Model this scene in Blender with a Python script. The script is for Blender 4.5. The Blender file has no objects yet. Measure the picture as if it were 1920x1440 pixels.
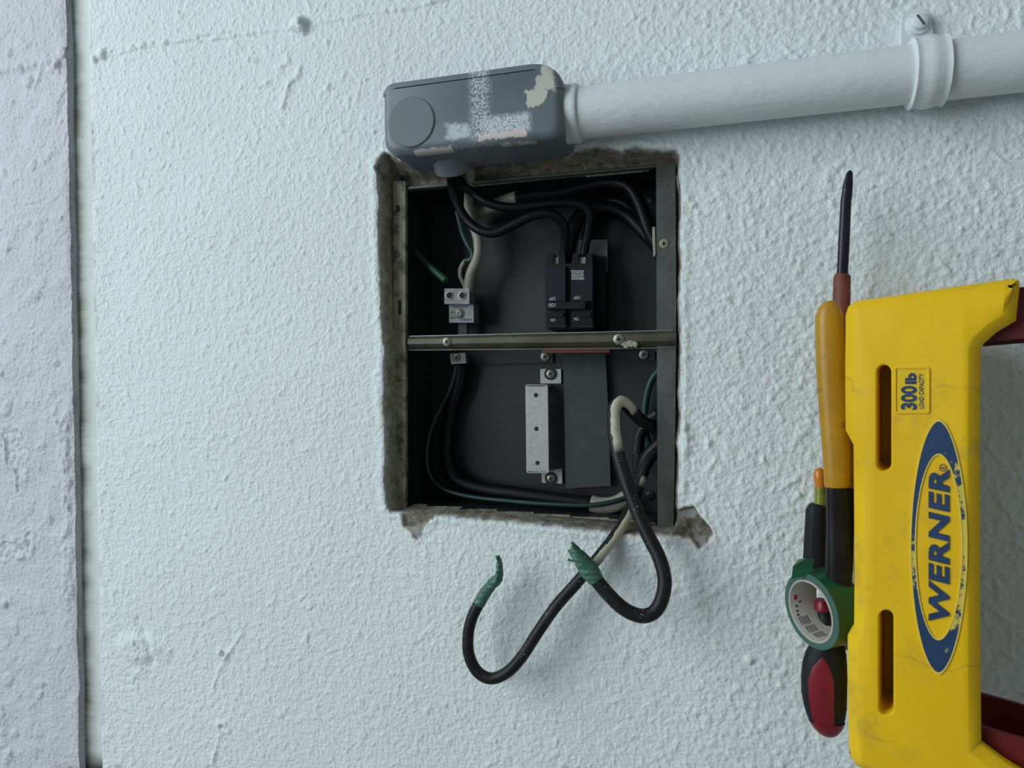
import bpy, bmesh, math, random
import numpy as np
from mathutils import Vector, Matrix
from mathutils.geometry import tessellate_polygon

random.seed(7); rng = np.random.default_rng(11)
SC = bpy.context.scene
COL = SC.collection

# ------------------------------------------------------------------ camera
# The place stands upright (Z up); the photographer held the phone turned a quarter,
# so the picture's left is the real "up" and the picture's top is the real right (+X).
FPX = 1360.0; PITCH = math.radians(16.0); ROLL = 0.018; DIST = 0.72; EYE = 1.55
CAM = Vector((0.0, -DIST, EYE))
FW = Vector((0, math.cos(PITCH), math.sin(PITCH)))
UP = Vector((0, -math.sin(PITCH), math.cos(PITCH)))
RT = Vector((1, 0, 0))
CX = (-UP - ROLL * RT).normalized()
CY = (RT - ROLL * UP).normalized()
cam_d = bpy.data.cameras.new('camera'); cam = bpy.data.objects.new('camera', cam_d); COL.objects.link(cam)
cam_d.sensor_width = 36.0; cam_d.sensor_fit = 'HORIZONTAL'; cam_d.lens = FPX / 1920 * 36
cam_d.clip_start = 0.02
M3 = Matrix((CX, CY, -FW)).transposed()
cam.matrix_world = Matrix.Translation(CAM) @ M3.to_4x4()
cam_d.dof.use_dof = True; cam_d.dof.focus_distance = 0.78; cam_d.dof.aperture_fstop = 14
SC.camera = cam

# ------------------------------------------------------------------ light
W = bpy.data.worlds.new('overcast_sky'); SC.world = W; W.use_nodes = True
W.node_tree.nodes['Background'].inputs[0].default_value = (0.86, 0.96, 1.0, 1)
W.node_tree.nodes['Background'].inputs[1].default_value = 0.16
al = bpy.data.lights.new('open_sky_beyond_porch', 'AREA'); al.shape = 'RECTANGLE'; al.size = 3.0; al.size_y = 2.4
al.energy = 118; al.color = (0.88, 0.975, 1.0)
alo = bpy.data.objects.new('open_sky_beyond_porch', al); COL.objects.link(alo)
alo.location = (1.05, -2.25, EYE + 2.75)
alo.rotation_euler = (Vector((0.0, 0.0, EYE + 0.12)) - alo.location).to_track_quat('-Z', 'Y').to_euler()

VS = SC.view_settings
VS.view_transform = 'Standard'; VS.look = 'None'; VS.gamma = 1.0; VS.exposure = 0.0
VS.use_curve_mapping = False

# ------------------------------------------------------------------ pixel -> place helpers
def ray(u, v):
    dx = u - 960.0; dy = v - 720.0
    return FW * FPX + CX * dx - CY * dy
def P(u, v, Y=0.0):
    d = ray(u, v); t = (Y + DIST) / d.y
    return CAM + d * t
def MPP(u, v, Y=0.0):                      # metres per photo pixel at that place
    return (Y + DIST) / ray(u, v).y

# ------------------------------------------------------------------ mesh helpers
def link(name, me, mats, parent=None, smooth=False):
    o = bpy.data.objects.new(name, me); COL.objects.link(o)
    if not isinstance(mats, (list, tuple)): mats = [mats]
    for m in mats: me.materials.append(m)
    if smooth:
        me.polygons.foreach_set('use_smooth', [True] * len(me.polygons))
    if parent is not None:
        o.parent = parent
        o.location = -wloc(parent)
    return o
def wloc(o):
    l = Vector((0, 0, 0))
    while o is not None:
        l = l + o.location; o = o.parent
    return l
def tag(o, label=None, cat=None, group=None, kind=None):
    if label: o['label'] = label
    if cat: o['category'] = cat
    if group: o['group'] = group
    if kind: o['kind'] = kind
    return o
def thing(name, label, cat, loc, group=None):
    o = bpy.data.objects.new(name, None); COL.objects.link(o); o.location = loc
    o.empty_display_size = 0.02
    return tag(o, label, cat, group)
def bm_obj(name, bm, mats, parent=None, smooth=False, angle=None):
    bmesh.ops.recalc_face_normals(bm, faces=bm.faces)
    me = bpy.data.meshes.new(name); bm.to_mesh(me); bm.free()
    o = link(name, me, mats, parent, smooth)
    if smooth and angle is not None:
        try: me.set_sharp_from_angle(angle=math.radians(angle))
        except Exception: pass
    return o
def bevel_all(bm, off, seg=2, ang=25):
    if off <= 0: return
    es = [e for e in bm.edges if len(e.link_faces) == 2 and e.calc_face_angle(0) > math.radians(ang)]
    bmesh.ops.bevel(bm, geom=es, offset=off, segments=seg, affect='EDGES', profile=0.5, clamp_overlap=True)
def add_prism(bm, front, back, mi=0):
    f = [bm.verts.new(p) for p in front]; b = [bm.verts.new(p) for p in back]
    n = len(f); fs = []
    fs.append(bm.faces.new(f)); fs.append(bm.faces.new(b[::-1]))
    for i in range(n):
        j = (i + 1) % n
        fs.append(bm.faces.new((f[j], f[i], b[i], b[j])))
    for x in fs: x.material_index = mi
    return fs
def ppoly(poly, Yf, Yb):
    fr = [P(u, v, Yf) for u, v in poly]
    bk = [Vector((p.x, Yb, p.z)) for p in fr]
    return fr, bk
def pprism(name, poly, Yf, Yb, mats, parent=None, bev=0.0, seg=2, smooth=False):
    bm = bmesh.new(); add_prism(bm, *ppoly(poly, Yf, Yb)); bevel_all(bm, bev, seg)
    return bm_obj(name, bm, mats, parent, smooth or bev > 0, 40)
def prect(u0, v0, u1, v1): return [(u0, v0), (u1, v0), (u1, v1), (u0, v1)]
def obox(bm, c, ax, ay, az, sx, sy, sz, mi=0):
    c = Vector(c); vs = []
    for i in (-1, 1):
        for j in (-1, 1):
            for k in (-1, 1):
                vs.append(bm.verts.new(c + ax * (i * sx / 2) + ay * (j * sy / 2) + az * (k * sz / 2)))
    for q in ((0,1,3,2),(4,6,7,5),(0,4,5,1),(2,3,7,6),(0,2,6,4),(1,5,7,3)):
        f = bm.faces.new([vs[i] for i in q]); f.material_index = mi
def frame_of(d):
    d = d.normalized(); a = Vector((0, 0, 1)) if abs(d.z) < 0.9 else Vector((1, 0, 0))
    x = d.cross(a).normalized(); return x, d.cross(x).normalized()
def lathe(bm, o, axis, prof, n=24, mi=0, squash=1.0, xdir=None):
    """prof: (radius, height along axis)."""
    axis = axis.normalized()
    if xdir is None: x, y = frame_of(axis)
    else:
        x = (xdir - axis * xdir.dot(axis)).normalized(); y = axis.cross(x)
    rings = []
    for r, h in prof:
        if r <= 1e-7: rings.append([bm.verts.new(o + axis * h)])
        else: rings.append([bm.verts.new(o + axis * h + x * (r * math.cos(2*math.pi*k/n)) + y * (r * squash * math.sin(2*math.pi*k/n))) for k in range(n)])
    for A, B in zip(rings[:-1], rings[1:]):
        for k in range(n):
            k2 = (k + 1) % n
            if len(A) == 1 and len(B) == 1: continue
            if len(A) == 1: q = (A[0], B[k], B[k2])
            elif len(B) == 1: q = (A[k], B[0], A[k2])
            else: q = (A[k], B[k], B[k2], A[k2])
            try: f = bm.faces.new(q); f.material_index = mi
            except ValueError: pass
def spline(pts, per=10):
    pts = [Vector(p) for p in pts]; out = []
    n = len(pts)
    for i in range(n - 1):
        p0 = pts[max(i-1, 0)]; p1 = pts[i]; p2 = pts[i+1]; p3 = pts[min(i+2, n-1)]
        for k in range(per):
            t = k / per
            out.append(0.5 * ((2*p1) + (p2-p0)*t + (2*p0-5*p1+4*p2-p3)*t*t + (3*p1-p0-3*p2+p3)*t*t*t))
    out.append(pts[-1]); return out
def tube(name, pts, r, mats, parent=None, n=14, per=10, rad=None, flat=None, closed=True, bump=0.0, seed=0):
    """A cable along pts; rad(t) scales r. Stores 'along' (0..1) and 'ang' on points."""
    path = spline(pts, per); m = len(path); rr = random.Random(seed)
    L = [0]
    for a, b in zip(path[:-1], path[1:]): L.append(L[-1] + (b - a).length)
    T = L[-1]; me = bpy.data.meshes.new(name); V = []; F = []; al_ = []; an_ = []
    tan = [(path[min(i+1, m-1)] - path[max(i-1, 0)]).normalized() for i in range(m)]
    x = None
    for i in range(m):
        t = tan[i]
        if x is None: x, _ = frame_of(t)
        else: x = (x - t * x.dot(t)).normalized()
        y = t.cross(x); s = L[i] / T; ri = r * (rad(s) if rad else 1)
        for k in range(n):
            a = 2*math.pi*k/n; rk = ri * (1 + bump * rr.uniform(-1, 1))
            fl = flat(s) if flat else 1
            V.append(path[i] + x * rk * math.cos(a) + y * rk * fl * math.sin(a)); al_.append(s); an_.append(k / n)
    for i in range(m-1):
        for k in range(n):
            k2 = (k+1) % n; F.append((i*n+k, i*n+k2, (i+1)*n+k2, (i+1)*n+k))
    if closed:
        F.append(tuple(range(n))[::-1]); F.append(tuple((m-1)*n + k for k in range(n)))
    me.from_pydata([tuple(v) for v in V], [], F)
    A = me.attributes.new('along', 'FLOAT', 'POINT'); A.data.foreach_set('value', al_)
    A = me.attributes.new('ang', 'FLOAT', 'POINT'); A.data.foreach_set('value', an_)
    return link(name, me, mats, parent, True)
def ptube(name, uvy, r, mats, parent=None, **k):
    return tube(name, [P(*p) for p in uvy], r, mats, parent, **k)
def text(name, s, o, right, up, w, h, mat, parent=None, shear=0.0, bold=0.0, depth=0.0004, kern=1.0):
    """Flat raised lettering; o = lower-left corner, right/up = unit vectors on the surface."""
    cu = bpy.data.curves.new('lettering', 'FONT'); cu.body = s; cu.size = 1; cu.offset = bold; cu.space_character = kern
    cu.resolution_u = 3
    to = bpy.data.objects.new('lettering_source', cu); COL.objects.link(to)
    dg = bpy.context.evaluated_depsgraph_get(); me0 = bpy.data.meshes.new_from_object(to.evaluated_get(dg))
    bpy.data.objects.remove(to)
    co = np.zeros(len(me0.vertices) * 3); me0.vertices.foreach_get('co', co); co = co.reshape(-1, 3)
    co[:, 0] += shear * co[:, 1]
    mn = co.min(0); sz = np.maximum(co.max(0) - mn, 1e-6)
    nrm = right.cross(up).normalized()
    bm = bmesh.new(); vs = []
    for c in co:
        q = o + right * ((c[0]-mn[0]) / sz[0] * w) + up * ((c[1]-mn[1]) / sz[1] * h) + nrm * depth
        vs.append(bm.verts.new(q))
    fs = []
    for p in me0.polygons:
        try: fs.append(bm.faces.new([vs[i] for i in p.vertices]))
        except ValueError: pass
    g = bmesh.ops.extrude_face_region(bm, geom=fs)
    for v in g['geom']:
        if isinstance(v, bmesh.types.BMVert): v.co -= nrm * depth * 1.5
    bpy.data.meshes.remove(me0)
    return bm_obj(name, bm, mat, parent)
def screw(name, c, axis, r, mats, parent, turn=0.3, dome=0.35, washer=0.0):
    """Cross-head screw: dome (slot 0) and dark cross recess (slot 1)."""
    axis = axis.normalized(); x, y = frame_of(axis)
    x, y = (x*math.cos(turn) + y*math.sin(turn)), (y*math.cos(turn) - x*math.sin(turn))
    bm = bmesh.new()
    if washer: lathe(bm, c, axis, [(0, 0), (washer, 0), (washer, r*0.12), (r*0.9, r*0.16)], 24, 1)
    lathe(bm, c, axis, [(r, 0), (r, r*0.18), (r*0.85, r*dome*0.75), (r*0.5, r*dome), (0, r*(dome+0.04))], 24, 0)
    for a, b in ((x, y), (y, x)):
        obox(bm, c + axis * r * (dome - 0.02), a, b, axis, r*1.05, r*0.24, r*0.16, 1)
    return bm_obj(name, bm, mats, parent, True, 35)

# ------------------------------------------------------------------ materials
class G:
    def __init__(s, name):
        s.m = bpy.data.materials.new(name); s.m.use_nodes = True; s.t = s.m.node_tree
        s.b = s.t.nodes['Principled BSDF']; s.tc = s.t.nodes.new('ShaderNodeTexCoord'); s.co = s.tc.outputs['Object']
    def n(s, typ, **kw):
        q = s.t.nodes.new(typ)
        for k, v in kw.items(): setattr(q, k, v)
        return q
    def L(s, a, b): s.t.links.new(a, b)
    def noise(s, scale, detail=4, rough=0.55, co=None, dist=0.0, stretch=None):
        q = s.n('ShaderNodeTexNoise'); q.inputs['Scale'].default_value = scale; q.inputs['Detail'].default_value = detail
        q.inputs['Roughness'].default_value = rough; q.inputs['Distortion'].default_value = dist
        c = co or s.co
        if stretch:
            mp = s.n('ShaderNodeMapping'); mp.inputs['Scale'].default_value = stretch; s.L(c, mp.inputs[0]); c = mp.outputs[0]
        s.L(c, q.inputs['Vector']); return q.outputs['Fac']
    def voro(s, scale, feature='F1', co=None):
        q = s.n('ShaderNodeTexVoronoi', feature=feature); q.inputs['Scale'].default_value = scale; s.L(co or s.co, q.inputs['Vector']); return q.outputs['Distance']
    def ramp(s, f, a, b, lo=0.0, hi=1.0):
        q = s.n('ShaderNodeMapRange'); s.L(f, q.inputs[0]); q.inputs[1].default_value = a; q.inputs[2].default_value = b
        q.inputs[3].default_value = lo; q.inputs[4].default_value = hi; return q.outputs[0]
    def math(s, op, a, b=None, clamp=False):
        q = s.n('ShaderNodeMath', operation=op, use_clamp=clamp)
        for i, x in enumerate((a, b)):
            if x is None: continue
            if isinstance(x, (int, float)): q.inputs[i].default_value = x
            else: s.L(x, q.inputs[i])
        return q.outputs[0]
    def mix(s, f, a, b):
        q = s.n('ShaderNodeMix', data_type='RGBA')
        if isinstance(f, (int, float)): q.inputs[0].default_value = f
        else: s.L(f, q.inputs[0])
        for i, x in ((6, a), (7, b)):
            if isinstance(x, tuple): q.inputs[i].default_value = (*x[:3], 1)
            else: s.L(x, q.inputs[i])
        return q.outputs[2]
    def attr(s, name):
        q = s.n('ShaderNodeAttribute', attribute_name=name); return q.outputs['Fac']
    def sep(s, co=None):
        q = s.n('ShaderNodeSeparateXYZ'); s.L(co or s.co, q.inputs[0]); return q.outputs
    def color(s, c):
        if isinstance(c, tuple): s.b.inputs['Base Color'].default_value = (*c[:3], 1)
        else: s.L(c, s.b.inputs['Base Color'])
    def set(s, rough=0.5, metal=0.0, spec=0.5):
        if isinstance(rough, (int, float)): s.b.inputs['Roughness'].default_value = rough
        else: s.L(rough, s.b.inputs['Roughness'])
        if isinstance(metal, (int, float)): s.b.inputs['Metallic'].default_value = metal
        else: s.L(metal, s.b.inputs['Metallic'])
        s.b.inputs['Specular IOR Level'].default_value = spec
    def bump(s, h, strength=0.3, dist=0.001):
        q = s.n('ShaderNodeBump'); q.inputs['Strength'].default_value = strength; q.inputs['Distance'].default_value = dist
        s.L(h, q.inputs['Height'])
        if s.b.inputs['Normal'].is_linked:
            s.L(s.b.inputs['Normal'].links[0].from_socket, q.inputs['Normal'])
        s.L(q.outputs[0], s.b.inputs['Normal'])
def M(name, c, rough=0.5, metal=0.0, var=0.12, scale=60, dirt=None, dirt_amt=0.0, dirt_scale=90, bump=0.0, bscale=300, spec=0.5, stretch=None):
    g = G(name); n = g.noise(scale, 5, stretch=stretch)
    lo = tuple(x*(1-var) for x in c); hi = tuple(min(1, x*(1+var)) for x in c)
    col = g.mix(g.ramp(n, 0.3, 0.7), lo, hi)
    if dirt:
        f = g.ramp(g.noise(dirt_scale, 8, 0.65), 0.62 - dirt_amt*0.3, 0.72 - dirt_amt*0.2)
        col = g.mix(f, col, dirt)
    g.color(col); g.set(rough, metal, spec)
    if bump: g.bump(g.noise(bscale, 4), 0.5, bump)
    return g.m

def wall_material(name, base, speck=(0.30, 0.30, 0.26)):
    g = G(name)
    big = g.noise(5, 3); fine = g.noise(160, 4)
    col = g.mix(g.ramp(big, 0.3, 0.7), tuple(x*0.965 for x in base), tuple(min(1, x*1.02) for x in base))
    col = g.mix(g.ramp(fine, 0.68, 0.80, 0, 0.35), col, tuple(x*0.86 for x in base))
    sp = g.math('MULTIPLY', g.ramp(g.voro(38), 0.030, 0.018), g.ramp(g.noise(17, 2), 0.56, 0.60))
    col = g.mix(g.math('MULTIPLY', sp, 0.7), col, speck)
    col = g.mix(g.attr('olive'), col, g.mix(g.ramp(g.noise(60, 5), 0.3, 0.7), (0.36, 0.35, 0.215), (0.55, 0.535, 0.39)))
    # mould and grime where it has settled
    mo = g.attr('mould')
    mf = g.math('MULTIPLY', mo, g.ramp(g.noise(140, 8, 0.7), 0.30, 0.62), True)
    col = g.mix(mf, col, g.mix(g.ramp(g.noise(70, 4), 0.35, 0.65), (0.13, 0.13, 0.075), (0.035, 0.034, 0.026)))
    # bare cement and plaster where the paint has broken away
    e1 = g.noise(85, 8, 0.7); e2 = g.noise(420, 4, 0.7)
    bare = g.mix(g.ramp(e1, 0.36, 0.64), (0.17, 0.152, 0.122), (0.48, 0.445, 0.375))
    bare = g.mix(g.ramp(e2, 0.50, 0.72), bare, (0.055, 0.050, 0.043))
    bare = g.mix(g.ramp(g.noise(48, 5, 0.6), 0.58, 0.68), bare, (0.25, 0.20, 0.10))
    col = g.mix(g.attr('expose'), col, bare)
    col = g.mix(g.attr('chalk'), col, (0.52, 0.51, 0.48))
    g.color(col); g.set(0.62, 0, 0.35)
    g.bump(g.noise(280, 2.2, 0.5), 0.78, 0.0019)
    g.bump(g.math('MULTIPLY', g.attr('expose'), g.noise(500, 6, 0.75)), 0.9, 0.003)
    return g.m

MAT = {}
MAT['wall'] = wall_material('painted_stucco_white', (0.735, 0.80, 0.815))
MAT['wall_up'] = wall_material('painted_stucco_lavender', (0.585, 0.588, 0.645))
MAT['floor'] = M('porch_concrete', (0.42, 0.42, 0.40), 0.8, var=0.2, scale=6, bump=0.001, bscale=120)
MAT['enamel'] = M('dark_grey_enamel', (0.0125, 0.0150, 0.0165), 0.48, var=0.18, scale=14, dirt=(0.05, 0.05, 0.045), dirt_amt=0.05, dirt_scale=120)
MAT['flange'] = M('weathered_grey_paint_steel', (0.076, 0.082, 0.078), 0.5, var=0.3, scale=45, dirt=(0.06, 0.045, 0.035), dirt_amt=0.18, dirt_scale=210, bump=0.0005, bscale=240)
MAT['cream_flange'] = M('mouldy_cream_paint_steel', (0.30, 0.285, 0.20), 0.55, var=0.2, scale=50, dirt=(0.075, 0.075, 0.045), dirt_amt=0.42, dirt_scale=75, bump=0.0006, bscale=260)
MAT['crossbar'] = M('olive_stained_steel_strip', (0.085, 0.080, 0.052), 0.42, 0.1, var=0.3, scale=30, dirt=(0.035, 0.038, 0.038), dirt_amt=0.25, dirt_scale=40)
MAT['alu'] = M('brushed_aluminium', (0.46, 0.47, 0.47), 0.42, 0.5, var=0.12, scale=200, dirt=(0.30, 0.30, 0.29), dirt_amt=0.08, dirt_scale=260, bump=0.0002, bscale=500)
MAT['lug'] = M('dull_aluminium_lug', (0.21, 0.22, 0.24), 0.40, 0.4, var=0.2, scale=160, bump=0.0002, bscale=500)
MAT['zinc'] = M('dull_zinc_sheet', (0.044, 0.053, 0.056), 0.5, 0.2, var=0.14, scale=60, dirt=(0.05, 0.04, 0.035), dirt_amt=0.02, dirt_scale=170)
MAT['copper'] = M('oxidised_copper', (0.19, 0.075, 0.055), 0.55, 0.3, var=0.3, scale=90, dirt=(0.10, 0.06, 0.05), dirt_amt=0.2)
MAT['screw'] = M('grimy_screw_steel', (0.26, 0.25, 0.22), 0.4, 0.6, var=0.2, scale=300)
MAT['hole'] = M('dark_recess', (0.012, 0.012, 0.012), 0.7, var=0.1)
MAT['blackplastic'] = M('black_phenolic_plastic', (0.006, 0.0065, 0.009), 0.42, var=0.15, scale=80, spec=0.22)
MAT['navy'] = M('blue_black_phenolic_plastic', (0.008, 0.0095, 0.017), 0.40, var=0.1, scale=80, spec=0.25)
MAT['print'] = M('pale_print', (0.55, 0.55, 0.52), 0.6, var=0.05)
MAT['clear'] = M('grey_steel_plate', (0.16, 0.175, 0.18), 0.3, 0.6, var=0.15, scale=120, stretch=(1, 1, 20))
MAT['white_ins'] = M('aged_white_insulation', (0.30, 0.295, 0.255), 0.5, var=0.08, scale=120, dirt=(0.25, 0.2, 0.13), dirt_amt=0.05)
MAT['green_ins'] = M('dark_green_insulation', (0.009, 0.045, 0.034), 0.45, var=0.15)
MAT['green_ins2'] = M('green_heat_sleeve', (0.014, 0.080, 0.045), 0.5, var=0.15)
MAT['black_ins'] = M('black_cable_insulation', (0.006, 0.006, 0.008), 0.42, var=0.2, scale=60, dirt=(0.30, 0.30, 0.29), dirt_amt=-0.25, dirt_scale=330, spec=0.22)
MAT['pvc'] = None
MAT['lip'] = M('rusted_dark_lip', (0.075, 0.062, 0.052), 0.55, var=0.35, scale=40, dirt=(0.16, 0.15, 0.14), dirt_amt=0.1)

def speckled_cable(name, spans, side):
    """Black cable with white overspray; spans = (from, to) along the length where cream paint clings."""
    g = G(name); al_ = g.attr('along'); an = g.attr('ang')
    col = g.mix(g.ramp(g.noise(70, 4), 0.3, 0.7), (0.008, 0.008, 0.009), (0.016, 0.016, 0.018))
    dots = g.math('MULTIPLY', g.ramp(g.voro(420), 0.24, 0.15), g.ramp(g.noise(60, 4, 0.7), 0.52, 0.62))
    col = g.mix(g.math('MULTIPLY', dots, 0.75), col, (0.62, 0.62, 0.60))
    tot = None
    for a, b, c0, wdt in spans:
        m1 = g.math('MULTIPLY', g.ramp(al_, a, a + 0.012), g.ramp(al_, b, b - 0.03))
        gn = g.n('ShaderNodeNewGeometry'); dp = g.n('ShaderNodeVectorMath', operation='DOT_PRODUCT')
        g.L(gn.outputs['Normal'], dp.inputs[0]); dp.inputs[1].default_value = Vector(side).normalized()
        e = g.math('ADD', dp.outputs['Value'], g.math('MULTIPLY', g.math('SUBTRACT', g.noise(95, 7, 0.75), 0.5), 1.1))
        m1 = g.math('MULTIPLY', m1, g.ramp(e, wdt - 0.03, wdt + 0.03))
        tot = m1 if tot is None else g.math('MAXIMUM', tot, m1)
    if tot is not None:
        col = g.mix(tot, col, g.mix(g.ramp(g.noise(90, 4), 0.35, 0.7), (0.50, 0.48, 0.37), (0.62, 0.60, 0.49)))
        g.bump(tot, 0.6, 0.0008)
    g.color(col); g.set(0.45, 0, 0.25); return g.m

def wrap_tape(name, c):
    g = G(name); al_ = g.attr('along')
    w = g.n('ShaderNodeTexWave'); w.inputs['Scale'].default_value = 60; w.inputs['Distortion'].default_value = 6; w.inputs['Detail'].default_value = 3
    g.L(g.co, w.inputs['Vector'])
    g.color(g.mix(g.ramp(g.noise(80, 4), 0.3, 0.7), tuple(x*0.8 for x in c), tuple(x*1.15 for x in c)))
    g.set(0.42, 0, 0.45); g.bump(w.outputs['Fac'], 0.5, 0.0015); return g.m
MAT['tape_wrap'] = wrap_tape('green_vinyl_tape', (0.060, 0.165, 0.120))

# ------------------------------------------------------------------ value noise
def vnoise(X, Z, scale, seed):
    r = np.random.default_rng(seed); N = 512; T = r.random((N, N))
    x = X / scale + 1000.3; z = Z / scale + 1000.7
    xi = np.floor(x).astype(int); zi = np.floor(z).astype(int); fx = x - xi; fz = z - zi
    fx = fx*fx*(3-2*fx); fz = fz*fz*(3-2*fz); xi %= N; zi %= N; x2 = (xi+1) % N; z2 = (zi+1) % N
    return (T[xi, zi]*(1-fx)*(1-fz) + T[x2, zi]*fx*(1-fz) + T[xi, z2]*(1-fx)*fz + T[x2, z2]*fx*fz)
def XZ(poly, Y=0.0): return np.array([(P(u, v, Y).x, P(u, v, Y).z) for u, v in poly])
def seg_dist(X, Z, A, B):
    d = B - A; L2 = max((d**2).sum(), 1e-12)
    t = np.clip(((X-A[0])*d[0] + (Z-A[1])*d[1]) / L2, 0, 1)
    return np.hypot(X - A[0] - t*d[0], Z - A[1] - t*d[1])
def line_dist(X, Z, pl):
    D = np.full(X.shape, 9.0)
    for A, B in zip(pl[:-1], pl[1:]): D = np.minimum(D, seg_dist(X, Z, A, B))
    return D
def poly_sd(X, Z, pl):
    """positive inside"""
    D = line_dist(X, Z, np.vstack([pl, pl[:1]])); ins = np.zeros(X.shape, bool)
    n = len(pl)
    for i in range(n):
        a, b = pl[i], pl[(i+1) % n]
        c = ((a[1] > Z) != (b[1] > Z)) & (X < (b[0]-a[0]) * (Z-a[1]) / (b[1]-a[1] + 1e-15) + a[0])
        ins ^= c
    return np.where(ins, D, -D)
def sstep(x, a, b):
    t = np.clip((x-a)/(b-a), 0, 1); return t*t*(3-2*t)
def local(fn, X, Z, pts, pad, out):
    """apply fn on the sub-block of the grid round pts (keeps feature stamping cheap)"""
    x0, z0 = pts.min(0) - pad; x1, z1 = pts.max(0) + pad
    I = np.where((X[:, 0] >= x0) & (X[:, 0] <= x1))[0]; J = np.where((Z[0] >= z0) & (Z[0] <= z1))[0]
    if len(I) == 0 or len(J) == 0: return
    s = (slice(I[0], I[-1]+1), slice(J[0], J[-1]+1))
    fn(s, X[s], Z[s])

# opening in the wall and the enclosure in it, as seen in the photograph
OPEN_PX = [(707,320),(711,302),(722,288),(738,300),(770,304),(820,306),(870,304),(930,299),(985,292),(1040,287),(1090,284),(1118,276),
  (1150,277),(1163,281),(1188,276),(1206,281),(1240,281),(1268,279),(1274,290),(1272,320),(1276,350),(1277,400),(1274,440),(1276,500),(1272,560),(1275,620),(1276,690),
  (1274,740),(1276,785),(1271,830),(1272,880),(1268,940),(1272,985),(1264,1001),(1230,1003),(1190,1004),(1130,996),(1060,988),(1000,982),(930,975),(880,972),(820,966),
  (765,962),(732,960),(726,948),(722,900),(723,830),(719,760),(721,700),(722,660),(717,600),(714,540),(712,480),(709,420),(712,375),(710,350)]
FY = 0.026                                     # flange face lies this deep in the wall
BACKY = 0.104
ENC_PX = [(759,352),(1230,311),(1233,986),(759,950)]
OPEN = XZ(OPEN_PX); ENC = XZ(ENC_PX, FY)
CHIPS = [([(752,962),(815,957),(813,974),(800,984),(790,1003),(783,1013),(768,998),(757,985)], 0.0035, 990),
         ([(1266,958),(1282,953),(1302,949),(1312,965),(1332,990),(1338,1003),(1326,1020),(1312,1030),(1302,1020),(1292,1012),(1262,1003)], 0.006, 2000),
         ([(704,318),(708,300),(724,286),(742,292),(752,310),(745,330),(726,336),(712,330)], 0.006, 2000)]

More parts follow.
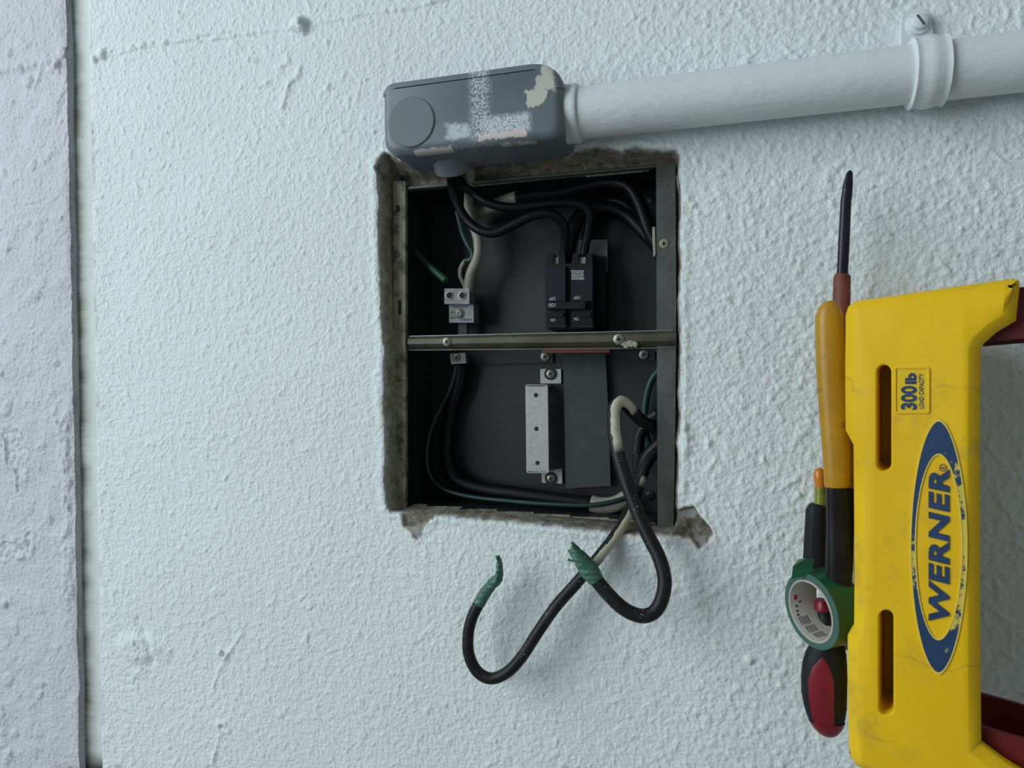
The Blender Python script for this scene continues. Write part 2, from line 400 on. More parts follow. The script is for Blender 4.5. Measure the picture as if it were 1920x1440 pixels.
def build_wall(name, z_lo, z_hi, dense_lo, dense_hi, mat, lower):
    st = 0.00165
    xs = np.concatenate([np.linspace(-2.6, -0.60, 10), np.arange(-0.565, 0.555, st), np.linspace(0.58, 2.6, 10)])
    zs = np.concatenate([np.linspace(z_lo, dense_lo - 0.03, 10)] if lower else [np.array([])])
    zs = np.concatenate([zs, np.arange(dense_lo, dense_hi, st)])
    if lower: zs = np.append(zs, z_hi)
    else: zs = np.concatenate([zs, np.linspace(dense_hi + 0.05, z_hi, 8)])
    X, Z = np.meshgrid(xs, zs, indexing='ij')
    H = np.zeros(X.shape); EX = np.zeros(X.shape); MO = np.zeros(X.shape); CH = np.zeros(X.shape); OL = np.zeros(X.shape)
    # rolled-paint stucco: soft waves, crumbs, pimples
    a = vnoise(X, Z, 0.0050, 1) ; b = vnoise(X*0.9+Z*0.43, Z*0.9-X*0.43, 0.0033, 2); c = vnoise(X, Z, 0.09, 3)
    d = vnoise(X+Z, Z-X, 0.0105, 4)
    amp = 0.8 + 0.5 * sstep(-Z, -(EYE + 0.25), -(EYE - 0.15))          # the roller left it coarser low down
    H += amp * (0.00060*sstep(a, 0.45, 0.95) + 0.00070*sstep(b, 0.40, 0.95)) + 0.0016*(c-0.5)
    H += 0.0009 * sstep(d, 0.80, 0.95) * amp
    def ridge(px, h, w, noise=0.6, groove=0.0):
        pl = XZ(px)
        def f(s, x, z):
            D = line_dist(x, z, pl) + 0.0022*(vnoise(x, z, 0.006, 77)-0.5)
            k = (1-noise) + noise*2*vnoise(x, z, 0.008, 78)
            H[s] += h*k*np.exp(-(D/w)**2)
            if groove: H[s] -= groove*np.exp(-(D/(w*0.35))**2)
        local(f, X, Z, pl, 4*w+0.003, None)
    def blob(u, v, r, h, e=1.0, ang=0):
        p = P(u, v); pl = np.array([[p.x, p.z]])
        def f(s, x, z):
            dx = (x-p.x); dz = (z-p.z); ca, sa = math.cos(ang), math.sin(ang)
            q = np.hypot(dx*ca+dz*sa, (dz*ca-dx*sa)/e)/r
            H[s] += (h*(1-sstep(q + 0.35*(vnoise(x, z, r*0.8, int(u))-0.5), 0.45, 1.05)) if h < 0.006 else h*np.clip(1-(q*0.95 + 0.25*(vnoise(x, z, r*0.6, int(u))-0.5))**2, 0, 1)**0.7)
        local(f, X, Z, pl, 2*r*max(1, e)+0.002, None)
    if lower:
        # broken-out opening
        def f(s, x, z):
            jg = 0.35 + 0.65*sstep(x, OPEN[:, 0].max()-0.04, OPEN[:, 0].max()-0.02)
            q = poly_sd(x, z, OPEN) + jg*0.0030*(vnoise(x, z, 0.0075, 21)-0.5) + jg*0.0035*(vnoise(x, z, 0.018, 22)-0.5)
            # the right-hand (+X) edge is smashed wider than the rest
            wide = 0.004 + 0.020*sstep(x, OPEN[:, 0].max()-0.030, OPEN[:, 0].max()-0.006)
            rough = (jg-0.2)*(0.006*(vnoise(x, z, 0.006, 23)-0.4) + 0.004*(vnoise(x, z, 0.012, 24)-0.5))
            dep = sstep(q, 0.0, 1.0)*0
            ins = q > 0
            dep = np.where(ins, 0.034*np.clip(q/wide, 0, 1)**0.75 + rough*np.clip(q/0.003, 0, 1), 0)
            H[s] = np.where(ins, H[s]*np.clip(1-q/0.004, 0, 1) - np.maximum(dep, 0), H[s])
            hi = sstep(z, OPEN[:, 1].max()-0.013, OPEN[:, 1].max()-0.008)*(1-sstep(x, OPEN[:, 0].max()-0.035, OPEN[:, 0].max()-0.02))
            EX[s] = np.maximum(EX[s], sstep(q, -0.0006, 0.0008)*(1-hi))
            OL[s] = np.maximum(OL[s], sstep(q, -0.0004, 0.0010)*hi)
            # stained rim round the hole
            up_side = sstep(z, OPEN[:, 1].max()-0.012, OPEN[:, 1].max()-0.004)*sstep(q, -0.004, 0.001)
            MO[s] = np.maximum(MO[s], 0.42*up_side)
            MO[s] = np.maximum(MO[s], 0.55*sstep(q, -0.004, 0.0))
            # paint rolled over the rim
            H[s] += 0.0012*np.exp(-((q+0.005)/0.004)**2)
        local(f, X, Z, OPEN, 0.03, None)
        for px, dep, split in CHIPS:
            pl = XZ(px); pc = pl.mean(0)
            def f(s, x, z, pl=pl, dep=dep, split=split, pc=pc):
                q = poly_sd(x, z, pl) + 0.003*(vnoise(x, z, 0.006, 31)-0.5)
                m = sstep(q, -0.0004, 0.0012)
                H[s] -= m*(dep*(0.6 + 0.8*vnoise(x, z, 0.007, 32)))
                EX[s] = np.maximum(EX[s], m)
                H[s] += 0.0010*np.exp(-((q+0.0015)/0.0018)**2)
            local(f, X, Z, pl, 0.01, None)
        for px in ([(757,990),(790,984),(812,972),(808,985),(792,1003),(783,1012),(768,1000)], [(1280,958),(1302,950),(1314,966),(1300,974),(1280,968)],
                   [(1306,1012),(1316,1004),(1326,1008),(1322,1024),(1311,1029)], [(706,318),(709,302),(722,290),(718,315),(712,326)],
                   [(1240,300),(1262,296),(1272,330),(1266,348),(1252,330)]):
            pl = XZ(px)
            def f(s, x, z, pl=pl):
                m = sstep(poly_sd(x, z, pl) + 0.003*(vnoise(x, z, 0.005, 41)-0.5), -0.0005, 0.0007)
                CH[s] = np.maximum(CH[s], 0.9*m*EX[s]); H[s] += 0.0025*m*EX[s]
            local(f, X, Z, pl, 0.006, None)
        # hairline ridge of filler with the painted-over anchor at its end
        ridge([(176,107),(215,103),(260,90),(330,78),(370,73)], 0.0019, 0.0018)
        ridge([(200,99),(255,85),(330,73),(372,66),(430,60)], 0.0017, 0.0016)
        ridge([(370,78),(440,67),(500,58),(548,54)], 0.0020, 0.0017)
        ridge([(590,44),(640,36),(690,26),(770,16),(900,-20)], 0.0017, 0.0017)
        ridge([(582,30),(580,12),(576,0)], 0.0010, 0.0016, 0.2); ridge([(585,30),(596,16)], 0.0010, 0.0014, 0.2)
        blob(192, 103, 0.008, 0.0035); blob(180, 112, 0.006, 0.003); blob(562, 47, 0.0098, 0.0085, 1.15); blob(570, 60, 0.006, 0.003)
        blob(568, 44, 0.005, 0.003)
        ridge([(563,126),(560,140),(545,154),(537,175),(530,200)], 0.0022, 0.0030, 0.3)
        ridge([(538,106),(540,118),(520,128)], 0.0015, 0.0030, 0.3); ridge([(470,162),(485,163),(503,154)], 0.0016, 0.0022, 0.3)
        blob(452, 163, 0.0045, 0.0012); blob(466, 112, 0.004, 0.0016); blob(479, 113, 0.004, 0.0016); blob(613, 82, 0.004, 0.0014)
        ridge([(684,125),(672,175),(660,215),(652,240)], 0.0008, 0.0014, 0.2)
        # blister with a torn skin
        ridge([(256,1182),(257,1205),(260,1222),(256,1234),(262,1246),(272,1256),(258,1264),(253,1280),(258,1294)], 0.0022, 0.0022, 0.2, 0.0040)
        ridge([(258,1165),(275,1195),(288,1230),(284,1246)], -0.0022, 0.0050, 0.3)
        blob(268, 1215, 0.022, 0.0034, 1.9, 0.0); ridge([(272,1256),(282,1258)], 0.0012, 0.0012, 0.2, 0.001)
        ridge([(240,1330),(230,1328),(220,1320),(212,1310)], 0.0012, 0.0020, 0.4)
        # two filled screw holes with drips
        for (u, v) in ((416, 1226), (415, 1362)):
            blob(u, v, 0.0085, 0.0018, 1.3); blob(u+2, v+1, 0.0042, -0.0045)
        ridge([(454,1186),(440,1208),(426,1228),(412,1254),(400,1288)], 0.0014, 0.0016, 0.2); ridge([(417,1270),(417,1288)], 0.0010, 0.0012, 0.2)
        ridge([(430,1370),(412,1380),(404,1410)], 0.0014, 0.0018, 0.2); ridge([(404,1412),(398,1432)], 0.0020, 0.0022, 0.2)
        ridge([(578,1186),(566,1206)], 0.0010, 0.0020, 0.2); blob(528, 1340, 0.004, 0.0016); blob(1405, 1237, 0.0040, 0.0028, 1.4); blob(1463, 1186, 0.005, -0.0012)
        for (u, v, r, h) in ((1300,385,.004,.0022),(1310,399,.0032,.0020),(1306,300,.004,.0018),(1362,560,.004,.0018),(1330,830,.004,.0022),(1283,800,.005,.003),
                             (540,600,.006,.0012),(640,245,.005,.0012),(615,165,.005,.0014),(705,700,.004,.0012),(1340,1110,.004,.0012)):
            blob(u, v, r, h)
        ridge([(1284,812),(1289,830),(1287,845)], 0.0025, 0.0035, 0.2)
        for i in range(330):      # pimples in the roller paint
            blob(1290 + rng.random()*640, rng.random()*1440, 0.0016 + 0.0014*rng.random(), 0.0008 + 0.0009*rng.random())
        for i in range(240):
            blob(200 + rng.random()*1080, rng.random()*1440, 0.0014 + 0.0014*rng.random(), 0.0006 + 0.0008*rng.random())
        ztop = Z.max()
        H += 0.0011*vnoise(X, Z, 0.012, 55)*sstep(Z, ztop-0.03, ztop-0.004)
        MO = np.maximum(MO, 0.5*sstep(Z, ztop-0.006, ztop)*sstep(vnoise(X, Z, 0.03, 56), 0.5, 0.8))
        MO = np.maximum(MO, 0.8*sstep(-X, 0.452, 0.464)*sstep(Z, ztop-0.10, ztop-0.02)*sstep(vnoise(X, Z, 0.02, 57), 0.35, 0.7))
    else:
        zb = Z.min()
        ridge([(-40,142),(0,135),(30,127),(60,124),(85,118),(108,120),(128,108)], 0.0022, 0.0050)
        ridge([(78,132),(74,150),(66,168)], 0.0020, 0.0028, 0.3); ridge([(80,132),(95,134),(112,136)], 0.0016, 0.0024, 0.3)
        blob(104, 118, 0.012, 0.0030); blob(120, 100, 0.010, 0.003); blob(88, 210, 0.02, 0.0022, 1.6, 0.6)
        def patch(px, h):
            pl = XZ(px)
            def f(s, x, z):
                q = poly_sd(x, z, pl) + 0.012*(vnoise(x, z, 0.012, 61)-0.5)
                m = sstep(q, 0, 0.003); H[s] += m*(h + 0.0030*vnoise(x, z, 0.005, 62) - 0.0015)
                H[s] += 0.0012*np.exp(-(q/0.002)**2)
            local(f, X, Z, pl, 0.02, None)
        patch([(5,810),(30,800),(50,840),(48,890),(35,920),(15,870)], -0.0012)
        patch([(-20,1010),(20,1020),(50,1010),(60,970),(72,1000),(60,1040),(-10,1050)], -0.0010)
        patch([(108,780),(130,770),(134,1000),(118,1010),(124,900),(112,880)], 0.0020)
        patch([(118,1030),(134,1020),(138,1120),(125,1130)], 0.0022)
        patch([(-40,1300),(5,1320),(12,1390),(-40,1440)], 0.0016)
        for i in range(60):
            blob(rng.random()*125, rng.random()*1440, 0.004 + 0.008*rng.random(), 0.0008 + 0.0012*rng.random(), 0.6 + rng.random(), rng.random()*3)
        H += 0.0020*vnoise(X, Z, 0.02, 63)
        MO = np.maximum(MO, 0.45*sstep(-Z, -(zb+0.012), -zb)*sstep(vnoise(X, Z, 0.05, 64), 0.3, 0.8))
        MO = np.maximum(MO, 1.0*sstep(-X, 0.464, 0.474)*sstep(-Z, -(zb+0.07), -zb)*sstep(vnoise(X, Z, 0.016, 65), 0.45, 0.7))
    far = (np.abs(X) > 0.57) | (Z < dense_lo - 0.001 if lower else Z > dense_hi + 0.001)      # beyond the picture the relief is left to the paint's own bump
    H = np.where(far, 0.0005, H); MO = np.where(far, 0, MO)
    nx, nz = X.shape
    keep = np.ones((nx-1, nz-1), bool)
    if lower:
        q = poly_sd(X, Z, ENC)
        ez = ENC[:, 1]; side = (Z > ez.max()-0.008) | (Z < ez.min()+0.008)
        k = q > np.where(side, -0.0012, 0.0016)
        keep = ~(k[:-1, :-1] & k[1:, :-1] & k[:-1, 1:] & k[1:, 1:])
    idx = np.arange(nx*nz).reshape(nx, nz)
    qd = np.stack([idx[:-1, :-1], idx[1:, :-1], idx[1:, 1:], idx[:-1, 1:]], -1)[keep]
    # thickness: turn the groove edge back into the wall
    V = np.stack([X.ravel(), -H.ravel(), Z.ravel()], 1)
    e = idx[:, -1] if lower else idx[:, 0]
    jag = (0.0022*vnoise(xs, xs*0, 0.05, 66) if not lower else 0*xs) - (0.0011 if not lower else 0)
    if not lower: V[e, 2] += jag
    base = len(V); ext = V[e].copy(); ext[:, 1] = 0.012
    V = np.vstack([V, ext]); ei = base + np.arange(nx)
    if lower: q2 = np.stack([e[:-1], e[1:], ei[1:], ei[:-1]], 1)
    else: q2 = np.stack([e[1:], e[:-1], ei[:-1], ei[1:]], 1)
    F = np.vstack([qd, q2])
    me = bpy.data.meshes.new(name)
    me.vertices.add(len(V)); me.vertices.foreach_set('co', V.astype(np.float32).ravel())
    me.loops.add(F.size); me.loops.foreach_set('vertex_index', F.astype(np.int32).ravel())
    me.polygons.add(len(F)); me.polygons.foreach_set('loop_start', np.arange(0, F.size, 4, dtype=np.int32))
    me.update(calc_edges=True); me.validate()
    for nm, A in (('expose', EX), ('mould', MO), ('chalk', CH), ('olive', OL)):
        vals = np.concatenate([A.ravel(), np.full(nx, 0.0) if nm != 'mould' else np.full(nx, 0.30)])
        at = me.attributes.new(nm, 'FLOAT', 'POINT'); at.data.foreach_set('value', vals.astype(np.float32))
    o = link(name, me, mat, None, True)
    return tag(o, kind='structure')

Z_EDGE_LO = P(181, 720).z
Z_EDGE_UP = P(139, 720).z
# ------------------------------------------------------------------ structure
def rot_about(o, deg):   # the joint between the two walls is a touch off level
    pass
wall = build_wall('wall_back', 0.0, Z_EDGE_LO, EYE - 0.33, Z_EDGE_LO - 0.0008, MAT['wall'], True)
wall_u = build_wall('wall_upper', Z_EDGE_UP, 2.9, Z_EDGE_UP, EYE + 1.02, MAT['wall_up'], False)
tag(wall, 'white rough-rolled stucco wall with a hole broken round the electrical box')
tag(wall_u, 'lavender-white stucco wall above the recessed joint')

g = G('grimy_white_joint_shaded'); z = g.sep()[2]
c = g.mix(g.ramp(g.noise(60, 6, 0.65), 0.3, 0.7), (0.56, 0.61, 0.605), (0.66, 0.71, 0.705))
shade_band = g.math('MULTIPLY', g.ramp(z, Z_EDGE_UP - 0.022, Z_EDGE_UP - 0.006), g.ramp(g.noise(24, 6, 0.7, stretch=(1, 1, 0.2)), 0.30, 0.62))  # shade under the upper wall's edge, painted into the joint colour
c = g.mix(g.math('MULTIPLY', shade_band, 0.9), c, g.mix(g.ramp(g.noise(30, 3), 0.4, 0.6), (0.24, 0.25, 0.17), (0.11, 0.11, 0.09)))
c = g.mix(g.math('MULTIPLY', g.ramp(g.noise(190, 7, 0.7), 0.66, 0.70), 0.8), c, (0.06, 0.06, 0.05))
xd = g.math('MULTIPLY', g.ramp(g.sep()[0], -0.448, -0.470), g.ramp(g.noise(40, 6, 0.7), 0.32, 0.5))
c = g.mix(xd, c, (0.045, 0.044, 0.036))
g.color(c); g.set(0.6); g.bump(g.noise(300, 5), 0.5, 0.001); MAT['joint'] = g.m
bm = bmesh.new(); obox(bm, (0, 0.0130, (Z_EDGE_LO+Z_EDGE_UP)/2), RT, Vector((0,1,0)), Vector((0,0,1)), 5.2, 0.012, Z_EDGE_UP - Z_EDGE_LO + 0.06)
tag(bm_obj('trim_1', bm, MAT['joint']), 'grimy recessed joint between the two stucco walls, shade painted along its top', kind='structure')
bm = bmesh.new(); obox(bm, (0, -1.9, -0.05), RT, Vector((0,1,0)), Vector((0,0,1)), 7, 4.2, 0.1)
tag(bm_obj('floor', bm, MAT['floor']), 'bare concrete porch floor', kind='structure')

# ------------------------------------------------------------------ electrical enclosure
enc = thing('electrical_enclosure', 'open dark grey metal electrical box set into the white wall', 'electrical box', P(1266, 650, 0.06))
INN_PX = [(759,352),(1230,311),(1233,986),(759,950)]
inn = [P(u, v, FY) for u, v in INN_PX]
def at_y(p, y): return Vector((p.x, y, p.z))
def slab(name, quad, thick_dir, t, mat, parent, bev=0.0):
    bm = bmesh.new(); add_prism(bm, quad, [p + thick_dir * t for p in quad]); bevel_all(bm, bev)
    return bm_obj(name, bm, mat, parent)
cen = sum(inn, Vector()) / 4
slab('back_panel', [at_y(p + (p-cen)*0.02, BACKY) for p in inn], Vector((0,1,0)), 0.002, MAT['enamel'], enc)
for i in range(4):
    a, b = inn[i], inn[(i+1) % 4]
    out = (((a+b)/2 - cen)); out.y = 0; out = out - (b-a).normalized() * out.dot((b-a).normalized()); out.normalize()
    slab('side_panel', [at_y(a, FY+0.0005), at_y(b, FY+0.0005), at_y(b, BACKY), at_y(a, BACKY)], out, 0.0015, MAT['enamel'], enc)
pprism('flange', [(737,338),(760,340),(760,951),(758,957),(739,960)], FY-0.004, FY+0.002, MAT['cream_flange'], enc, 0.0012)
fl = pprism('flange', [(1230,309),(1266,306),(1268,560),(1266,800),(1263,998),(1233,990)], FY-0.001, FY+0.0015, MAT['flange'], enc, 0.0006)
screw('screw', P(1245, 457, FY-0.001), Vector((0,-1,0)), 0.0047, [MAT['cream_flange'], MAT['hole']], fl, 0.1)
pprism('lip', [(762,351),(1229,310),(1229,313),(762,355)], FY-0.001, FY+0.006, MAT['flange'], enc)
pprism('lip', [(762,949),(1232,985),(1232,987.5),(762,951.5)], FY+0.000, FY+0.006, MAT['lip'], enc)
# slotted holes in the upper flange
for (u0, v0, u1, v1) in ((743,385,749,397), (747,563,752,590)):
    pprism('slot', prect(u0, v0, u1, v1), FY-0.0045, FY-0.003, MAT['hole'], enc)
# strip screwed across the middle
bm = bmesh.new(); cbr = []
for (v0, v1, Y) in ((630,619,FY+0.004),(630,619,FY-0.001),(636,626,FY-0.0052),(645,639,FY-0.0056),(656,652,FY+0.0005),(657,653,FY+0.004)):
    cbr.append([bm.verts.new(P(764, v0, Y)), bm.verts.new(P(1268, v1, Y))])
for k in range(6):
    a, b = cbr[k], cbr[(k+1) % 6]; bm.faces.new((a[0], a[1], b[1], b[0]))
bm.faces.new([r[0] for r in cbr]); bm.faces.new([r[1] for r in cbr][::-1])
bevel_all(bm, 0.0006, 2, 10)
cb = bm_obj('cross_bar', bm, MAT['crossbar'], enc, True, 40)
pprism('edge_fold', [(768,629.5),(1262,618.5),(1262,620.5),(768,631.5)], FY-0.003, FY+0.001, MAT['lug'], cb, 0.0005)
pprism('edge_fold', [(766,655),(1262,651),(1262,653.5),(766,657.5)], FY-0.002, FY+0.002, MAT['flange'], cb, 0.0005)
screw('screw', P(838, 641, FY-0.0055), Vector((0,-1,0)), 0.0048, [MAT['screw'], MAT['hole']], cb, 0.5)
screw('screw', P(1160, 636, FY-0.0055), Vector((0,-1,0)), 0.0054, [MAT['screw'], MAT['hole']], cb, 0.2)
# crumbs of paint on the strip
bm = bmesh.new(); rr = random.Random(5)
for i in range(16):
    p = P(1168 + rr.random()*24, 640 + rr.random()*9, FY-0.0052)
    bmesh.ops.create_icosphere(bm, subdivisions=1, radius=0.0016 + rr.random()*0.0016, matrix=Matrix.Translation(p) @ Matrix.Diagonal((1, 0.35, 1, 1)))
bm_obj('paint_crumbs', bm, MAT['white_ins'], cb)['label'] = 'dried white paint crumbs'
# shelf edges on the back panel
pprism('back_rib', [(868,660),(1036,658),(1036,680),(868,683)], BACKY-0.004, BACKY, MAT['enamel'], enc, 0.0008)
pprism('back_rib', [(1160,660),(1228,659),(1228,676),(1160,678)], BACKY-0.004, BACKY, MAT['enamel'], enc, 0.0008)
for (u, v, t) in ((1022, 669, 0.5), (1207, 665, 0.2)):
    screw('screw', P(u, v, BACKY-0.005), Vector((0,-1,0)), 0.0052, [MAT['screw'], MAT['hole']], enc, t)
screw('screw', P(1219, 929, BACKY-0.001), Vector((0,-1,0)), 0.0048, [MAT['enamel'], MAT['hole']], enc, 0.4)
screw('screw', P(1222, 374, BACKY-0.001), Vector((0,-1,0)), 0.0048, [MAT['enamel'], MAT['hole']], enc, 0.4)

# ------------------------------------------------------------------ parts mounted in the box
YN = Vector((0, -1, 0))
# circuit breaker
br = thing('circuit_breaker', 'black two-pole 100 amp circuit breaker inside the box', 'circuit breaker', P(1066, 610, BACKY))
BF = 0.045
pprism('case', [(1022,494),(1112,494),(1112,617),(1024,617)], BF+0.006, BACKY, MAT['blackplastic'], br, 0.0012)
for (a, b) in ((1022, 1060), (1069, 1111)):
    pprism('pole_face', [(a+1,498),(b,498),(b,565),(a+2,565)], BF, BF+0.010, MAT['navy'], br, 0.0008)
    pprism('pole_face', [(a+2,581),(b,581),(b+1,614),(a+3,614)], BF, BF+0.010, MAT['navy'], br, 0.0008)
    pprism('terminal_block', [(a+5,474),(a+16,476),(a+15,496),(a+2,496)], BF+0.010, BACKY-0.01, MAT['blackplastic'], br, 0.0006)
    pprism('terminal_block', [(b-12,476),(b-1,474),(b,496),(b-12,496)], BF+0.010, BACKY-0.01, MAT['blackplastic'], br, 0.0006)
    pprism('terminal_screw', [(a+17,482),(b-13,482),(b-13,496),(a+17,496)], BF+0.014, BF+0.03, MAT['screw'], br, 0.001)
    pprism('toggle', [(a+8,586),(b-4,586),(b-4,594),(a+8,594)], BF-0.0030, BF+0.002, MAT['blackplastic'], br, 0.0008)
    pprism('indicator_window', [(a+6,595),(b-2,595),(b-2,608),(a+6,608)], BF-0.0008, BF+0.002, MAT['blackplastic'], br, 0.0005)
pprism('handle_tie', [(1025,566),(1097,566),(1097,579),(1025,579)], BF-0.008, BF+0.004, MAT['blackplastic'], br, 0.0012)
pprism('side_rail', [(1115,478),(1135,480),(1135,613),(1115,613)], BF+0.030, BACKY, MAT['blackplastic'], br, 0.0008)
pprism('stab_plate', [(1074,450),(1139,449),(1139,510),(1074,510)], BACKY-0.022, BACKY-0.019, MAT['clear'], br, 0.0003)
def ptext(name, s, u, v, w, h, Y, mat, parent, rot=0, **k):
    """lettering on a wall-parallel face; (u,v) = photo pixel of its centre, rot 0: reads up the photo (upright in the place),
    rot 1: upside down in the photo"""
    m = MPP(u, v, Y); c = P(u, v, Y)
    if rot == 0: r_, u_ = RT, Vector((0, 0, 1))
    else: r_, u_ = Vector((0, 0, 1)), -RT
    w *= m; h *= m
    return text(name, s, c - r_*w/2 - u_*h/2, r_, u_, w, h, mat, parent, **k)
ptext('lettering', 'OFF', 1036, 560, 12, 6, BF-0.0001, MAT['print'], br, 1, depth=0.0003)
ptext('lettering', 'OFF', 1082, 558, 12, 6, BF-0.0001, MAT['print'], br, 1, depth=0.0003)
ptext('lettering', '100', 1035, 572, 13, 7, BF-0.0081, MAT['print'], br, 1, depth=0.0003)
ptext('lettering', 'ON', 1037, 600, 9, 6, BF-0.0009, MAT['print'], br, 1, depth=0.0003)
ptext('lettering', 'ON', 1081, 598, 9, 6, BF-0.0009, MAT['print'], br, 1, depth=0.0003)
bm = bmesh.new(); rr = random.Random(3)
for row in range(6):
    u = 1072 if row else 1070
    while u < 1094:
        w = rr.uniform(1.2, 4)
        add_prism(bm, *ppoly(prect(u, 507+row*3.1, min(u+w, 1095), 508.6+row*3.1), BF-0.0003, BF+0.0003)); u += w + rr.uniform(0.5, 1.1)
bm_obj('rating_print', bm, MAT['print'], br)['label'] = 'block of tiny pale rating print'

# neutral lug
nl = thing('neutral_terminal_lug', 'bright two-hole aluminium terminal lug with white wire above the cross bar', 'terminal lug', P(865, 606, BACKY))
LY = 0.060
pprism('wire_block', prect(833, 541, 880, 570), LY, LY+0.020, MAT['lug'], nl, 0.0008)
for u in (843, 867):
    c = P(u, 554, LY); bm = bmesh.new()
    lathe(bm, c, YN, [(0.0052, -0.001), (0.0052, 0.0008), (0.0036, 0.0010), (0.0030, -0.0004)], 20, 0)
    lathe(bm, c, YN, [(0.0031, 0.0003), (0, 0.0003)], 20, 1)
    bm_obj('set_screw', bm, [MAT['screw'], MAT['hole']], nl, True, 35)
pprism('base_block', prect(842, 569, 888, 605), LY+0.008, LY+0.026, MAT['lug'], nl, 0.0008)
c = P(862, 588, LY+0.008); bm = bmesh.new()
lathe(bm, c, YN, [(0.0060, 0), (0.0060, 0.0006), (0.0042, 0.0012), (0.0036, 0.0024), (0.0022, 0.0026), (0.0018, 0.0012), (0, 0.0012)], 20)
bm_obj('hex_screw', bm, MAT['screw'], nl, True, 35)
bm = bmesh.new(); rr = random.Random(9)
for (u0, v0, n) in ((850, 573, 9), (846, 583, 2), (845, 594, 3), (866, 597, 6)):
    for i in range(n):
        add_prism(bm, *ppoly(prect(u0+i*3.2, v0+rr.random(), u0+i*3.2+1.4, v0+3.5+rr.random()), LY+0.0077, LY+0.0083))
bm_obj('stamped_marks', bm, MAT['zinc'], nl)
pprism('stem', prect(859, 605, 875, 628), LY+0.016, LY+0.019, MAT['zinc'], nl, 0.0003)
pprism('standoff', prect(850, 573, 882, 602), LY+0.026, BACKY, MAT['blackplastic'], nl, 0.0005)
# ground lug below the bar
gl = thing('ground_terminal_lug', 'small pale screw lug just below the cross bar', 'terminal lug', P(860, 683, BACKY))
pprism('clamp_plate', [(843,663),(872,661),(874,681),(846,683)], 0.072, 0.080, MAT['lug'], gl, 0.0008)
screw('screw', P(856, 671, 0.072), YN, 0.0048, [MAT['screw'], MAT['hole']], gl, 0.6)
pprism('standoff', prect(850, 666, 868, 679), 0.080, BACKY, MAT['zinc'], gl)

# aluminium bridge bracket
bk = thing('aluminium_bracket', 'pale aluminium bridge bracket with three holes on the back panel', 'bracket', P(1010, 890, BACKY))
BKY = 0.080
def plate_with_holes(name, px, holes, Y, t, mat, parent):
    loops = [[P(u, v, Y) for u, v in px]]
    for (u, v, r) in holes:
        c = P(u, v, Y); loops.append([c + Vector((math.cos(a)*r, 0, math.sin(a)*r)) for a in [2*math.pi*k/20 for k in range(20)]])
    flatv = [p for l in loops for p in l]
    tris = tessellate_polygon([[Vector((p.x, p.z, 0)) for p in l] for l in loops])
    bm = bmesh.new(); f = [bm.verts.new(p) for p in flatv]; b = [bm.verts.new(p + Vector((0, t, 0))) for p in flatv]
    for tr in tris:
        bm.faces.new([f[i] for i in tr]); bm.faces.new([b[i] for i in tr[::-1]])
    o = 0
    for l in loops:
        n = len(l)
        for i in range(n):
            j = (i+1) % n; bm.faces.new((f[o+i], f[o+j], b[o+j], b[o+i]))
        o += n
    return bm_obj(name, bm, mat, parent)
plate_with_holes('bridge_strip', [(985,723),(988,721),(1025,721),(1027,724),(1029,885),(1026,887),(990,887),(987,885)],
                 [(1005,741,0.0026),(1006,804,0.0026),(1008,868,0.0026)], BKY, 0.002, MAT['alu'], bk)
top = [P(987, 722, BKY), P(1026, 722, BKY)]; bot = [P(989, 886, BKY), P(1028, 886, BKY)]
for (a, b) in (top, bot):
    s = 1 if (a is top[0]) else -1
    slab('bridge_leg', [at_y(a, BKY), at_y(b, BKY), at_y(b, BACKY-0.001), at_y(a, BACKY-0.001)], Vector((-s, 0, 0)), 0.0018, MAT['alu'], bk)
for px, sc in (([(1013,692),(1052,692),(1052,719),(1013,719)], (1032,701)), ([(1015,885),(1054,878),(1054,907),(1016,905)], (1033,897))):
    tb = pprism('foot_tab', px, BACKY-0.004, BACKY, MAT['alu'], bk, 0.0004)
    screw('screw', P(sc[0], sc[1], BACKY-0.005), YN, 0.0048, [MAT['screw'], MAT['hole']], tb, 0.4, washer=0.0072)

# zinc strip and copper bar
zs = pprism('metal_strip', [(1055,661),(1135,659),(1140,760),(1145,911),(1061,916),(1058,760)], BACKY-0.010, BACKY-0.008, MAT['zinc'], None, 0.0003)
tag(zs, 'long dull grey metal strip hanging behind the copper bar', 'metal strip')
cp = pprism('bus_bar', [(1015,656),(1143,655),(1143,661),(1015,662)], 0.070, 0.094, MAT['copper'], None, 0.0005)
tag(cp, 'thin reddish copper bar below the cross bar', 'bus bar')
# paper or plastic chip by the lower flange
wc = pprism('plastic_tag', [(1223,426),(1228,425),(1229,478),(1225,482),(1223,450)], FY-0.002, FY+0.008, MAT['white_ins'], None, 0.0008)
tag(wc, 'narrow white plastic tag wedged beside the flange screw', 'tag')

